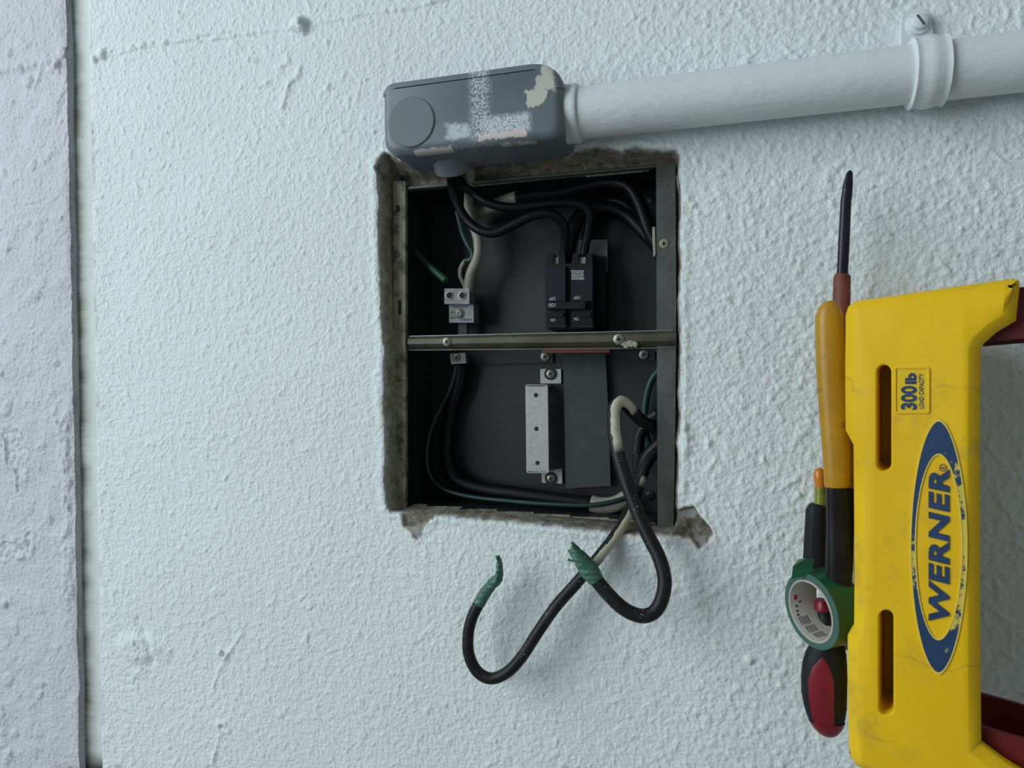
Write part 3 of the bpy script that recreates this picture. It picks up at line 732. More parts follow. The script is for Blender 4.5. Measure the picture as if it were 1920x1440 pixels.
# ------------------------------------------------------------------ wires inside the box
def wire(name, uvy, r, mat, label, cat='wire', **k):
    o = ptube(name, uvy, r, mat, None, **k); return tag(o, label, cat)
wire('feed_wire', [(846,312,-0.010),(846,335,0.016),(852,368,0.030),(872,408,0.036),(900,432,0.036),(930,436,0.036),(965,420,0.036),(1002,403,0.036),(1035,402,0.038),(1058,424,0.046),(1060,450,0.056),(1056,488,0.066)], 0.0052, MAT['black_ins'],
     'black wire dipping low from the conduit fitting to the breaker')
wire('feed_wire', [(852,312,-0.010),(862,338,0.020),(885,360,0.034),(915,380,0.036),(955,389,0.038),(1000,386,0.040),(1050,380,0.042),(1090,384,0.046),(1106,402,0.050),(1103,435,0.058),(1097,462,0.064),(1094,490,0.068)], 0.0050, MAT['black_ins'],
     'black wire running straight from the conduit fitting to the breaker')
wire('neutral_wire', [(878,308,-0.006),(882,330,0.022),(880,360,0.044),(879,390,0.056),(884,415,0.060),(894,440,0.061),(897,465,0.061),(892,490,0.061),(883,512,0.063),(879,530,0.066),(878,548,0.068)], 0.0056, MAT['white_ins'],
     'aged white wire dropping from the conduit fitting to the terminal lug')
wire('load_cable', [(1062,492,0.082),(1072,440,0.082),(1084,410,0.082),(1105,394,0.082),(1140,390,0.082),(1175,404,0.082),(1205,432,0.080),(1240,470,0.078)], 0.0082, MAT['black_ins'],
     'thick black cable arching from the breaker to the flange screw side', 'cable')
wire('load_cable', [(968,371,0.060),(1010,365,0.062),(1060,360,0.064),(1110,346,0.064),(1150,342,0.062),(1180,352,0.060),(1200,385,0.060),(1216,430,0.060),(1240,476,0.062)], 0.0068, MAT['black_ins'],
     'black cable along the top of the box bending down at the corner', 'cable')
wire('load_cable', [(1097,480,0.088),(1108,420,0.088),(1130,384,0.086),(1165,380,0.084),(1198,410,0.084),(1245,455,0.084)], 0.0070, MAT['black_ins'],
     'black cable deepest in the box behind the breaker wires', 'cable')
o = wire('taped_cable_end', [(880,410,0.078),(895,399,0.074),(920,388,0.068),(945,378,0.063),(970,371,0.060)], 0.0078, MAT['white_ins'],
     'cream tape-wrapped cable end under the black feed wires', 'cable', rad=lambda s: 0.8 + 0.2*s)
gw = wire('ground_wire', [(858,398,0.052),(862,414,0.054),(868,438,0.057),(878,460,0.058),(886,474,0.059),(884,486,0.060),(872,489,0.062)], 0.0034, MAT['green_ins'],
     'dark green wire hooked beside the white neutral wire')
ptube('bare_end', [(872,489,0.062),(864,502,0.064),(863,518,0.066),(870,534,0.068),(873,546,0.069)], 0.0024, MAT['white_ins'], gw)
ptube('bare_end', [(852,372,0.05),(857,390,0.051),(859,402,0.052)], 0.0024, MAT['white_ins'], gw)
wire('wire_stub', [(770,462,0.060),(790,484,0.056),(812,505,0.052),(836,526,0.048)], 0.0042, MAT['green_ins2'], 'short cut stub of green wire poking out at the left', rad=lambda s: 0.85+0.2*s)
wire('ground_wire', [(856,684,0.080),(850,712,0.080),(838,742,0.080),(818,780,0.080),(804,820,0.080),(800,860,0.080),(808,895,0.076),(832,917,0.072),(880,931,0.068),(960,940,0.064),(1040,946,0.062),(1110,947,0.064),(1165,936,0.070),(1190,922,0.078)], 0.0026, MAT['green_ins'],
     'thin green wire sweeping round the lower left of the box')
c = wire('neutral_cable', [(866,684,0.086),(862,720,0.088),(848,765,0.090),(838,820,0.090),(840,870,0.088),(862,902,0.086),(910,918,0.084),(970,926,0.082),(1040,936,0.080),(1108,944,0.078)], 0.0085, MAT['black_ins'],
     'thick black cable lying along the bottom edge of the box', 'cable')
ptube('tape_wrap', [(1108,944,0.078),(1130,948,0.078),(1155,945,0.079),(1182,930,0.082)], 0.0092, MAT['white_ins'], c)
wire('ground_wire', [(1240,690,0.085),(1222,712,0.086),(1212,745,0.088),(1209,785,0.090),(1215,830,0.092),(1240,860,0.092)], 0.0040, MAT['green_ins'], 'dark green wire curving behind the lower flange')
wire('branch_cable', [(1235,775,0.062),(1215,790,0.066),(1200,815,0.070),(1196,850,0.072),(1198,885,0.074)], 0.0066, speckled_cable('speckled_branch', [], 0), 'short black cable stub speckled with paint beside the lower flange', 'cable')
wire('branch_cable', [(1250,822,0.058),(1228,840,0.060),(1210,862,0.062),(1200,895,0.064),(1190,930,0.060)], 0.0070, MAT['black_ins'], 'black cable joining the crossing cables at the lower flange', 'cable')

# two big cables pulled out of the box
A_PTS = [(1262,832,0.055),(1232,806,0.046),(1205,790,0.036),(1186,772,0.026),(1172,757,0.018),(1160,754,0.012),(1151,766,0.006),(1150,790,0.000),(1153,824,-0.006),(1163,868,-0.012),
         (1178,915,-0.018),(1196,962,-0.024),(1216,1006,-0.030),(1236,1046,-0.036),(1246,1085,-0.041),(1242,1120,-0.045),(1228,1146,-0.048),(1204,1155,-0.050),(1172,1143,-0.051),(1143,1117,-0.051),(1117,1086,-0.050)]
A = ptube('service_cable', A_PTS, 0.0066, speckled_cable('speckled_cable_near', [(0.165, 0.385, 0, 0.45)], (0.25, -0.62, -0.72)), None, n=18)
tag(A, 'thick paint-speckled black cable looping nearest with the chunky green taped end', 'cable')
B_PTS = [(1262,800,0.072),(1234,838,0.062),(1212,872,0.050),(1200,905,0.040),(1187,940,0.026),(1170,978,0.008),(1148,1012,-0.006),(1118,1050,-0.016),(1080,1094,-0.022),(1040,1140,-0.027),(1008,1186,-0.030),
         (978,1232,-0.032),(950,1261,-0.033),(920,1272,-0.034),(894,1258,-0.034),(879,1226,-0.034),(878,1188,-0.033),(886,1156,-0.032),(900,1128,-0.031)]
B = ptube('service_cable', B_PTS, 0.0058, speckled_cable('speckled_cable_far', [(0.255, 0.42, 0, 0.12), (0.155, 0.19, 0, 0.3)], (-0.45, -0.5, -0.72)), None, n=18)
tag(B, 'thin-ended black cable in a long low loop with a slim green taped end', 'cable')
def taped(parent, pts, r, tip, seed):
    """crumpled vinyl tape twisted over a cable end"""
    rr = random.Random(seed); m = len(spline(pts, 6))
    o = tube('tape_wrap', pts, r, MAT['tape_wrap'], parent, n=16, per=6, rad=tip, flat=lambda s: 1.0 - 0.62*max(0, s-0.25)/0.75, bump=0.0)
    me = o.data
    for v in me.vertices:
        s = me.attributes['along'].data[v.index].value; a = me.attributes['ang'].data[v.index].value
        k = max(0, s-0.2)
        v.co += Vector((rr.uniform(-1, 1), rr.uniform(-1, 1), rr.uniform(-1, 1))) * 0.0011 * k
        v.co += Vector((0, -1, 0)) * 0.0016 * k * math.sin(2*math.pi*(a*3 + s*2.2))
    return o
taped(A, [P(1119,1089,-0.050), P(1109,1075,-0.050), P(1098,1060,-0.049), P(1087,1045,-0.049), P(1078,1033,-0.048), P(1073,1016,-0.048)], 0.0071,
      lambda s: 1.0 + 0.42*math.sin(min(s, 0.8)*3.2) - (0 if s < 0.80 else (s-0.80)*5.2), 2)
taped(B, [P(898,1132,-0.031), P(909,1113,-0.031), P(922,1096,-0.030), P(934,1083,-0.030), P(937,1066,-0.030), P(936,1054,-0.030), P(933,1042,-0.030)], 0.0062,
      lambda s: 1.0 - 0.10*s + 0.25*math.exp(-((s-0.55)/0.1)**2) - (0 if s < 0.62 else (s-0.62)*0.75), 4)
# ragged corners of tape standing off the chunky end
bm = bmesh.new()
for tri in (((1064,1032),(1076,1026),(1074,1048)), ((1066,1046),(1064,1052),(1082,1056)), ((1072,1026),(1073,1012),(1082,1030))):
    add_prism(bm, [P(u, v, -0.051) for u, v in tri], [P(u, v, -0.047) for u, v in tri])
bm_obj('tape_corner', bm, MAT['tape_wrap'], A)

# ------------------------------------------------------------------ conduit run
def paint_over_grey(name):
    """grey PVC with roller-paint patches; u runs along the body, w across it (metres, from the body centre)"""
    g = G(name)
    return g
PA = P(1085, 213, -0.030); PB = P(1920, 115, -0.030)
AX = (PB - PA).normalized()                      # down the pipe
BX = (RT - AX * RT.dot(AX)).normalized()         # across, towards the photo's top
CYN = AX.cross(BX)                               # out of the wall or into it
if CYN.y > 0: CYN = -CYN
g = G('dirty_white_conduit_paint'); n1 = g.noise(18, 5)
c = g.mix(g.ramp(n1, 0.3, 0.7), (0.65, 0.70, 0.725), (0.72, 0.765, 0.785))
scr = g.math('MULTIPLY', g.ramp(g.noise(55, 9, 0.8, dist=1.5, stretch=(3, 3, 0.35)), 0.655, 0.675), g.ramp(g.noise(9, 2), 0.50, 0.60))
c = g.mix(g.math('MULTIPLY', scr, 0.8), c, (0.20, 0.20, 0.19))
g.color(c); g.set(0.5, 0, 0.4); g.bump(g.noise(160, 5, stretch=(1, 1, 0.5)), 0.5, 0.0016); MAT['pipe'] = g.m
pipe = tube('conduit_pipe', [PA - AX*0.012, PA.lerp(PB, 0.5), PB + AX*0.9], 0.0241, MAT['pipe'], None, n=40, per=12)
tag(pipe, 'white painted plastic conduit pipe running down the wall', 'pipe')

# pipe strap
sc_ = thing('pipe_strap', 'white painted one-hole strap clamping the conduit pipe', 'pipe strap', P(1735, 45, 0.0))
def on_axis(u, v=None):
    # closest axis point to the photo column u
    lo, hi = 0.0, 1.0
    from_ = lambda p: 960 + FPX*((p-CAM).dot(CX))/((p-CAM).dot(FW))
    for _ in range(40):
        m = (lo+hi)/2
        if from_(PA.lerp(PB, m)) < u: lo = m
        else: hi = m
    return PA.lerp(PB, lo)
s0, s1 = on_axis(1703), on_axis(1771)
wd = (s1-s0).length
bm = bmesh.new()
lathe(bm, s0, AX, [(0.0238, 0), (0.0272, 0.0), (0.0290, 0.0015), (0.0282, 0.004), (0.0278, wd*0.25), (0.0296, wd*0.4), (0.0296, wd*0.62), (0.0278, wd*0.78), (0.0280, wd-0.003), (0.0288, wd-0.001), (0.0268, wd), (0.0238, wd)], 48)
bm_obj('saddle', bm, MAT['pipe'], sc_, True, 50)
tabc = P(1722, 46, -0.004)
tp = []
for k in range(13):
    a = math.pi*k/12
    tp.append((1719 + 29*math.cos(math.pi - a) , 40 - 24*math.sin(a)))
tab = pprism('tab', [(1690,92),(1690,40)] + tp[1:-1] + [(1748,40),(1750,90)], -0.0055, 0.001, MAT['pipe'], sc_, 0.0015, 3)
bm = bmesh.new(); tc_ = P(1722, 45, -0.0055)
lathe(bm, tc_, YN, [(0.0105, 0), (0.0095, 0.0022), (0.0068, 0.0030), (0.0066, 0.0066), (0.0050, 0.0078), (0, 0.0080)], 28)
obox(bm, tc_ + YN*0.0080, Vector((0.85,0,0.52)), Vector((-0.52,0,0.85)), YN, 0.0105, 0.0016, 0.0012, 1)
bm_obj('screw', bm, [MAT['pipe'], MAT['flange']], tab, True, 40)

# conduit body (elbow fitting)
BC_px = (898, 221)
body_c = P(898, 226, -0.033)
def to_uv(p):
    d = p - CAM; k = FPX / d.dot(FW)
    return (960 + k*d.dot(CX), 720 - k*d.dot(CY))
BL, BH, BD = 0.182, 0.0705, 0.062
cb_ = thing('conduit_fitting', 'grey plastic conduit elbow fitting with round disc and paint patches', 'conduit fitting', body_c + AX*BL/2)
# material for body: patches keyed to its own axes
def body_mat():
    g = G('grey_pvc_with_roller_paint')
    def dot(v, off):
        q = g.n('ShaderNodeVectorMath', operation='DOT_PRODUCT'); s = g.n('ShaderNodeVectorMath', operation='SUBTRACT')
        g.L(g.co, s.inputs[0]); s.inputs[1].default_value = body_c; g.L(s.outputs[0], q.inputs[0]); q.inputs[1].default_value = v
        return q.outputs['Value']
    a = dot(AX, 0); b = dot(BX, 0); f = dot(CYN, 0)
    base = g.mix(g.ramp(g.noise(22, 3), 0.3, 0.7), (0.126, 0.155, 0.179), (0.146, 0.175, 0.199))
    base = g.mix(g.ramp(g.noise(40, 6, 0.7), 0.62, 0.70, 0, 0.5), base, (0.075, 0.088, 0.094))
    def rect(a0, a1, b0, b1, soft=0.003, wob=0.006, sc=90):
        w1 = g.math('MULTIPLY', g.math('SUBTRACT', g.noise(sc, 5, 0.65), 0.5), wob*2)
        aa = g.math('ADD', a, w1); bb = g.math('SUBTRACT', b, w1)
        m = g.math('MULTIPLY', g.ramp(aa, a0-soft, a0+soft), g.ramp(aa, a1+soft, a1-soft))
        m2 = g.math('MULTIPLY', g.ramp(bb, b0-soft, b0+soft), g.ramp(bb, b1+soft, b1-soft))
        return g.math('MULTIPLY', m, m2)
    stip = g.noise(720, 3, 0.5)
    col = base
    # dry roller streak up the body, then the L of it along the lower edge
    m = g.math('MULTIPLY', rect(0.002, 0.020, -0.030, 0.047, 0.004, 0.005, 60), g.ramp(stip, 0.46, 0.52))
    col = g.mix(g.math('MULTIPLY', m, 0.9), col, (0.56, 0.61, 0.66))
    m = g.math('MULTIPLY', rect(0.012, 0.060, -0.027, -0.010, 0.003, 0.009, 55), g.ramp(stip, 0.38, 0.45))
    col = g.mix(m, col, (0.58, 0.63, 0.69))
    m = g.math('MULTIPLY', rect(-0.024, -0.001, -0.026, -0.013, 0.002, 0.009, 60), g.ramp(stip, 0.30, 0.46))
    col = g.mix(m, col, (0.50, 0.58, 0.62))
    solid = rect(0.009, 0.058, -0.0315, -0.0245, 0.0007, 0.007, 60)
    col = g.mix(solid, col, (0.63, 0.58, 0.56))
    # cream smear by the pipe socket, and scraped streaks along the lower edge
    cream = g.math('MAXIMUM', rect(0.057, 0.076, -0.004, 0.012, 0.001, 0.010, 60), g.math('MAXIMUM', rect(0.066, 0.084, 0.008, 0.026, 0.001, 0.010, 70), rect(0.074, 0.083, 0.018, 0.034, 0.001, 0.008, 120)))
    front = g.ramp(f, 0.010, 0.014)
    col = g.mix(cream, col, (0.55, 0.55, 0.49))
    lo = g.math('MAXIMUM', rect(-0.058, -0.018, -0.0385, -0.0325, 0.0008, 0.003, 120), rect(0.030, 0.064, -0.0395, -0.0345, 0.0005, 0.003, 120))
    lo = g.math('MULTIPLY', lo, g.ramp(f, 0.016, 0.019))
    col = g.mix(lo, col, (0.48, 0.47, 0.45))
    sp = g.math('MULTIPLY', rect(-0.020, 0.030, -0.043, -0.0335, 0.004, 0.006), g.ramp(g.noise(620, 4, 0.6), 0.56, 0.60))
    col = g.mix(sp, col, (0.50, 0.50, 0.49))
    g.color(col); g.set(0.42, 0, 0.45)
    g.bump(g.math('ADD', cream, g.math('ADD', solid, lo)), 0.6, 0.0012)
    return g.m
MAT['body'] = body_mat()
MAT['pvc'] = M('grey_pvc', (0.128, 0.154, 0.175), 0.42, var=0.08, scale=30)
def round_poly(w, h, rs, n=8):
    """rounded rectangle, corner radii rs = [(+a,+b), (-a,+b), (-a,-b), (+a,-b)]"""
    out = []
    for (sx, sy), r, a0 in zip(((1,1),(-1,1),(-1,-1),(1,-1)), rs, (0, 90, 180, 270)):
        cx_, cy_ = sx*(w/2-r), sy*(h/2-r)
        for k in range(n+1):
            a = math.radians(a0 + 90*k/n); out.append((cx_ + r*math.cos(a), cy_ + r*math.sin(a)))
    return out
def body_block(name, w, h, rs, f0, f1, round_front, off_a, off_b, mat, parent, seg=6, taper=0.0):
    bm = bmesh.new(); loops = []
    prof = [(0.0, f0)]
    for k in range(seg+1):
        t = math.pi/2*k/seg; prof.append((round_front*(1-math.cos(t)) , f1 - round_front + round_front*math.sin(t)))
    for ins, f in prof:
        pl = round_poly(w-2*ins, h-ins, [max(r-ins*0.6, 0.001) for r in rs])          # its top meets the lid, so only three sides round off
        loops.append([bm.verts.new(body_c + AX*(a+off_a) + BX*(b+off_b+ins/2) + CYN*f) for a, b in pl])
    n = len(loops[0])
    for L0, L1 in zip(loops[:-1], loops[1:]):
        for i in range(n): bm.faces.new((L0[i], L0[(i+1) % n], L1[(i+1) % n], L1[i]))
    bm.faces.new(loops[-1]); bm.faces.new(loops[0][::-1])
    return bm_obj(name, bm, mat, parent, True, 50)
body_block('body', BL, BH-0.0061, [0.0195, 0.0060, 0.016, 0.012], -0.031, 0.0305, 0.0085, 0, -0.00305, MAT['body'], cb_)
bm = bmesh.new(); prof = [(0.0, -0.031), (0.0, 0.0235), (0.0009, 0.0270), (0.0026, 0.0290), (0.0058, 0.0302)]; LT = 0.0050
def lid_loop(ins):
    o_ = round_poly(BL + 0.0012 - 2*ins, BH, [0.0245, 0.0100, 0.01, 0.01])[:18]
    i_ = round_poly(BL + 0.0012 - 2*ins - 2*LT*0.85, BH - 2*LT, [0.0205, 0.0060, 0.006, 0.006])[:18]
    return o_, i_
prev = None
for ins, f in prof:
    o_, i_ = lid_loop(ins)
    cur = [bm.verts.new(body_c + AX*a + BX*b + CYN*f) for a, b in o_ + i_[::-1]]
    if prev:
        for k in range(len(cur)): bm.faces.new((prev[k], prev[(k+1) % len(cur)], cur[(k+1) % len(cur)], cur[k]))
    else: bm.faces.new(cur[::-1])
    prev = cur
for k in range(17): bm.faces.new((prev[k], prev[k+1], prev[34-k], prev[35-k]))
bm_obj('cover_lid', bm, MAT['body'], cb_, True, 40)['label'] = 'grey cover strip with a dark seam'
# round disc moulded on the face
dc = body_c - AX*0.0595 + BX*(-0.0055) + CYN*0.0305
bm = bmesh.new(); lathe(bm, dc, CYN, [(0.0245, -0.002), (0.0245, 0.0008), (0.0237, 0.0014), (0.0, 0.0014)], 56)
bm_obj('disc', bm, MAT['pvc'], cb_, True, 30)
# hub entering the box
hb = P(848, 290, -0.012); bm = bmesh.new()
lathe(bm, hb, Vector((-0.75, 0.66, 0)), [(0.0225, -0.02), (0.0225, 0.014), (0.0195, 0.016), (0.0185, 0.010)], 36)
bm_obj('hub', bm, MAT['pvc'], cb_, True, 40)
# socket collar on the pipe
sk = on_axis(1066) ; s2 = PA - AX*0.0
base_ = PA - AX*0.018
bm = bmesh.new(); lathe(bm, base_, AX, [(0.0255, -0.004), (0.0275, 0.004), (0.0272, 0.014), (0.0280, 0.0165), (0.0268, 0.019), (0.0240, 0.0195)], 44)
bm_obj('socket_collar', bm, MAT['pipe'], cb_, True, 45)

# ------------------------------------------------------------------ stepladder leaning on the wall
LEAN = math.radians(15.0)
LN = Vector((-0.006, -math.cos(LEAN), math.sin(LEAN))).normalized()    # front face normal
LP0 = P(1590, 1028, -0.122)
def PL(u, v, off=0.0):
    d = ray(u, v); o = LP0 + LN*off
    return CAM + d * ((o-CAM).dot(LN) / d.dot(LN))
LX = (PL(1700, 800) - PL(1700, 1200)).normalized()      # across the ladder
LU = LX.cross(LN) if LX.cross(LN).z > 0 else LN.cross(LX)
LU.normalize()
g = G('scuffed_yellow_plastic')
n1 = g.noise(9, 4)
c = g.mix(g.ramp(n1, 0.3, 0.7), (0.76, 0.465, 0.008), (0.84, 0.535, 0.010))
sm = g.math('MULTIPLY', g.ramp(g.noise(30, 8, 0.72), 0.52, 0.72, 0, 0.75), g.ramp(g.noise(11, 2), 0.42, 0.56))
c = g.mix(sm, c, (0.42, 0.29, 0.05))
w = g.n('ShaderNodeTexWave'); w.inputs['Scale'].default_value = 4; w.inputs['Distortion'].default_value = 14; w.inputs['Detail'].default_value = 4; w.inputs['Detail Scale'].default_value = 1.4
g.L(g.co, w.inputs['Vector'])
sc2 = g.math('MULTIPLY', g.ramp(w.outputs['Fac'], 0.995, 0.9995), g.ramp(g.noise(14, 3), 0.47, 0.56))
c = g.mix(g.math('MULTIPLY', sc2, 0.28), c, (0.22, 0.15, 0.05))
g.color(c); g.set(0.5, 0, 0.22); g.bump(g.noise(220, 3), 0.3, 0.0003); MAT['yellow'] = g.m
g = G('worn_logo_blue'); x, y, zc = g.sep()[0], g.sep()[1], g.sep()[2]
wear = g.attr('worn')
m = g.math('MULTIPLY', g.ramp(g.noise(130, 6, 0.7), 0.40, 0.46), 1.0)
f = g.math('MULTIPLY', g.ramp(g.math('ADD', wear, g.math('MULTIPLY', g.math('SUBTRACT', g.noise(90, 6, 0.7), 0.5), 1.3)), 0.46, 0.54), 1.0)
c = g.mix(f, (0.010, 0.042, 0.115), (0.62, 0.50, 0.06)); g.color(c); g.set(0.5); MAT['logo'] = g.m
MAT['blue'] = M('navy_blue_ink', (0.011, 0.042, 0.115), 0.5, var=0.25, scale=150, dirt=(0.30, 0.28, 0.10), dirt_amt=-0.15, dirt_scale=160)
MAT['plate'] = M('yellow_plate', (0.78, 0.52, 0.02), 0.45, var=0.06, spec=0.25)
MAT['label_rim'] = M('pale_yellow_rim', (0.70, 0.55, 0.10), 0.45, var=0.1)
MAT['red'] = M('red_fibreglass', (0.125, 0.006, 0.008), 0.42, var=0.2, scale=25)
MAT['steel_dark'] = M('dark_rivet_steel', (0.11, 0.12, 0.13), 0.45, 0.6)

lad_foot = LP0 - LU*(LP0.z/LU.z); lad_foot.z = 0
lad = thing('stepladder', 'yellow and red stepladder leaning folded against the wall', 'ladder', lad_foot)
def offset_poly(pts, d):
    """move a 2-D loop inward by d (points as (x,y))"""
    n = len(pts); area = sum(pts[i][0]*pts[(i+1) % n][1] - pts[(i+1) % n][0]*pts[i][1] for i in range(n))
    s = 1 if area > 0 else -1; out = []
    for i in range(n):
        p0, p1, p2 = Vector(pts[i-1]), Vector(pts[i]), Vector(pts[(i+1) % n])
        a = (p1-p0).normalized(); b = (p2-p1).normalized()
        na = Vector((-a.y, a.x))*s; nb = Vector((-b.y, b.x))*s
        k = (na+nb); k = k / max(1e-6, k.length_squared) * 2
        if k.length > 2: k = k.normalized()*2
        out.append(tuple(p1 + k*d))
    return out
def L2(p): q = p - LP0; return (q.dot(LX), q.dot(LU))
def W3(a, off=0.0): return LP0 + LX*a[0] + LU*a[1] + LN*off
CAP_PX = [(1583,590),(1588,573),(1602,563),(1700,549),(1800,534),(1900,520),(1912,522),(1914,532),(1907,600),(1870,622),(1845,644),(1840,655),(1839,850),(1839,1100),(1840,1300),(1841,1404),(1886,1438),
          (1965,1486),(1992,1498),(1990,1590),(1978,1596),(1800,1520),(1640,1460),(1606,1447),(1594,1432),(1589,1405),(1587,1300),(1587,1197),(1599,1180),(1600,1080),(1599,950),(1598,836),(1583,808),(1582,700)]
cap2 = [L2(PL(u, v)) for u, v in CAP_PX]
def stadium(u0, v0, u1, v1, n=8):
    r = (u1-u0)/2; cu = (u0+u1)/2; o = []
    for k in range(n+1):
        a = math.pi + math.pi*k/n; o.append((cu + r*math.cos(a), v0 + r + r*math.sin(a)))
    for k in range(n+1):
        a = math.pi*k/n; o.append((cu + r*math.cos(a), v1 - r + r*math.sin(a)))
    return o
slots = [stadium(1644, 684, 1671, 883), stadium(1648, 1144, 1675, 1341)]
slot2 = [[L2(PL(u, v)) for u, v in s] for s in slots]
bm = bmesh.new()
lay = [(0.0, -0.014), (0.0, -0.0085), (0.0008, -0.0068), (0.0072, -0.0006), (0.0084, 0.0)]
loops = [[bm.verts.new(W3(p, off)) for p in (offset_poly(cap2, d) if d else cap2)] for d, off in lay]
n = len(cap2)
for A0, A1 in zip(loops[:-1], loops[1:]):
    for i in range(n): bm.faces.new((A0[i], A0[(i+1) % n], A1[(i+1) % n], A1[i]))
def slot_loops(s, bm):
    return [[bm.verts.new(W3(p, off)) for p in (offset_poly(s, d) if d else s)] for d, off in ((-0.0010, 0.0), (-0.0002, -0.0006), (0.0, -0.0016), (0.0, -0.05))]
sl = [slot_loops(s, bm) for s in slot2]
allv = list(loops[-1]) + sl[0][0] + sl[1][0]
tess = tessellate_polygon([[Vector((*L2(v.co), 0)) for v in loops[-1]], [Vector((*L2(v.co), 0)) for v in sl[0][0]], [Vector((*L2(v.co), 0)) for v in sl[1][0]]])
for t in tess: bm.faces.new([allv[i] for i in t])
for ss in sl:
    m = len(ss[0])
    for A0, A1 in zip(ss[:-1], ss[1:]):
        for i in range(m): bm.faces.new((A0[i], A0[(i+1) % m], A1[(i+1) % m], A1[i]))
    bm.faces.new(ss[-1])
cap = bm_obj('top_cap', bm, MAT['yellow'], lad, True, 32)
# body of the cap behind its front plate (tool tray)
core_px = [(1584,590),(1603,566),(1828,562),(1828,1440),(1610,1444),(1590,1425),(1588,1197),(1600,1180),(1600,836),(1584,808)]
core2 = [L2(PL(u, v)) for u, v in core_px]
CAPD = 0.112
bm = bmesh.new(); add_prism(bm, [W3(p, -0.052) for p in core2], [W3(p, -CAPD) for p in core2])
bm_obj('cap_tray', bm, MAT['yellow'], lad)
# side webs joining plate and tray so the top is closed
bm = bmesh.new(); ring = [0, 1] + [i for i in range(2, len(core2))]
for i in range(len(core2)):
    a, b = core2[i], core2[(i+1) % len(core2)]
    bm.faces.new([bm.verts.new(p) for p in (W3(a, -0.010), W3(b, -0.010), W3(b, -0.056), W3(a, -0.056))])
bm_obj('cap_rim', bm, MAT['yellow'], lad)
# logo oval
def oval(cu, cv, ru, rv, n=64, skew=0.0):
    return [(cu + ru*math.cos(2*math.pi*k/n) + skew*math.sin(2*math.pi*k/n), cv + rv*math.sin(2*math.pi*k/n)) for k in range(n)]
def lens(cu, cv, ru, rv, n=72, p=1.25, skew=0.0):
    out = []
    for k in range(n):
        a = 2*math.pi*k/n; ca, sa = math.cos(a), math.sin(a)
        out.append((cu + ru*math.copysign(abs(ca)**p, ca) + skew*sa, cv + rv*sa))
    return out
def ring_mesh(name, o_px, i_px, off, th, mat, parent, worn=None):
    o3 = [PL(u, v) for u, v in o_px]; i3 = [PL(u, v) for u, v in i_px]; n = len(o3)
    bm = bmesh.new()
    O0 = [bm.verts.new(p - LN*0.0005) for p in o3]; O1 = [bm.verts.new(p + LN*(off+th)) for p in o3]
    I1 = [bm.verts.new(p + LN*(off+th)) for p in i3]; I0 = [bm.verts.new(p - LN*0.0005) for p in i3]
    for A0, A1 in ((O0, O1), (O1, I1), (I1, I0)):
        for i in range(n): bm.faces.new((A0[i], A0[(i+1) % n], A1[(i+1) % n], A1[i]))
    ob = bm_obj(name, bm, mat, parent)
    if worn is not None:
        at = ob.data.attributes.new('worn', 'FLOAT', 'POINT')
        at.data.foreach_set('value', [worn(to_uv(Vector(v.co))) for v in ob.data.vertices])
    return ob
OUT = lens(1760, 1025, 51, 235, p=1.12); INN = lens(1760, 1025, 45, 175, p=1.05)
ring_mesh('logo_rim', lens(1760, 1025, 54, 239, p=1.12), OUT, 0, 0.0011, MAT['label_rim'], lad)
ring_mesh('logo_oval', OUT, INN, 0, 0.0007, MAT['logo'], lad, worn=lambda q: 0.12 + 0.44*max(0, min(1, (q[0]-1757)/26))*(1 - 0.75*min(1, max(0, (abs(q[1]-1025)-120)/70))) + 0.34*(1 if (q[0] < 1730 and 1000 < q[1] < 1110) else 0))
ring_mesh('logo_rim', INN, lens(1760, 1025, 42.5, 172, p=1.05), 0, 0.0010, MAT['label_rim'], lad)
def ltext(name, s, u0, v0, u1, v1, mat, parent, **k):
    """lettering reading up the photo: v0 = start (lower), v1 = end, u0 = tops, u1 = feet"""
    o = PL(u1, v0); w = (PL(u1, v1) - o); h = (PL(u0, v0) - o)
    return text(name, s, o, w.normalized(), h.normalized(), w.length, h.length, mat, parent, **k)
ltext('lettering', 'WERNER', 1741, 1163, 1780, 880, MAT['blue'], lad, shear=0.22, bold=0.040, depth=0.0012, kern=1.10)
ltext('lettering', 'R', 1765, 879, 1771, 875, MAT['flange'], lad, bold=0.01, depth=0.0006)
ring_mesh('registered_ring', oval(1768, 877, 7, 7, 20), oval(1768, 877, 5.6, 5.6, 20), 0, 0.0006, MAT['flange'], lad)
lp = [PL(*p) for p in ((1677,690),(1680,688),(1740,688),(1743,691),(1743,772),(1740,775),(1680,775),(1677,772))]
lpi = [PL(*p) for p in ((1680,692),(1682,691),(1738,691),(1740,693),(1740,770),(1738,772),(1682,772),(1680,770))]
bm = bmesh.new(); n = 8
O0 = [bm.verts.new(p) for p in lp]; O1 = [bm.verts.new(p + LN*0.0012) for p in lp]; I1 = [bm.verts.new(p + LN*0.0012) for p in lpi]; I0 = [bm.verts.new(p + LN*0.0003) for p in lpi]
for A0, A1 in ((O0, O1), (O1, I1), (I1, I0)):
    for i in range(n): bm.faces.new((A0[i], A0[(i+1) % n], A1[(i+1) % n], A1[i]))
bm.faces.new(I0); bm_obj('rating_plate', bm, MAT['plate'], lad)['label'] = 'raised 300 lb rating plate'
ltext('lettering', '300', 1689, 768, 1719, 723, MAT['blue'], lad, bold=0.035, depth=0.0010)
ltext('lettering', 'lb', 1697, 720, 1718, 699, MAT['blue'], lad, bold=0.045, depth=0.0010)
ltext('lettering', 'LOAD CAPACITY', 1723, 766, 1732, 700, MAT['blue'], lad, bold=0.015, depth=0.0007)
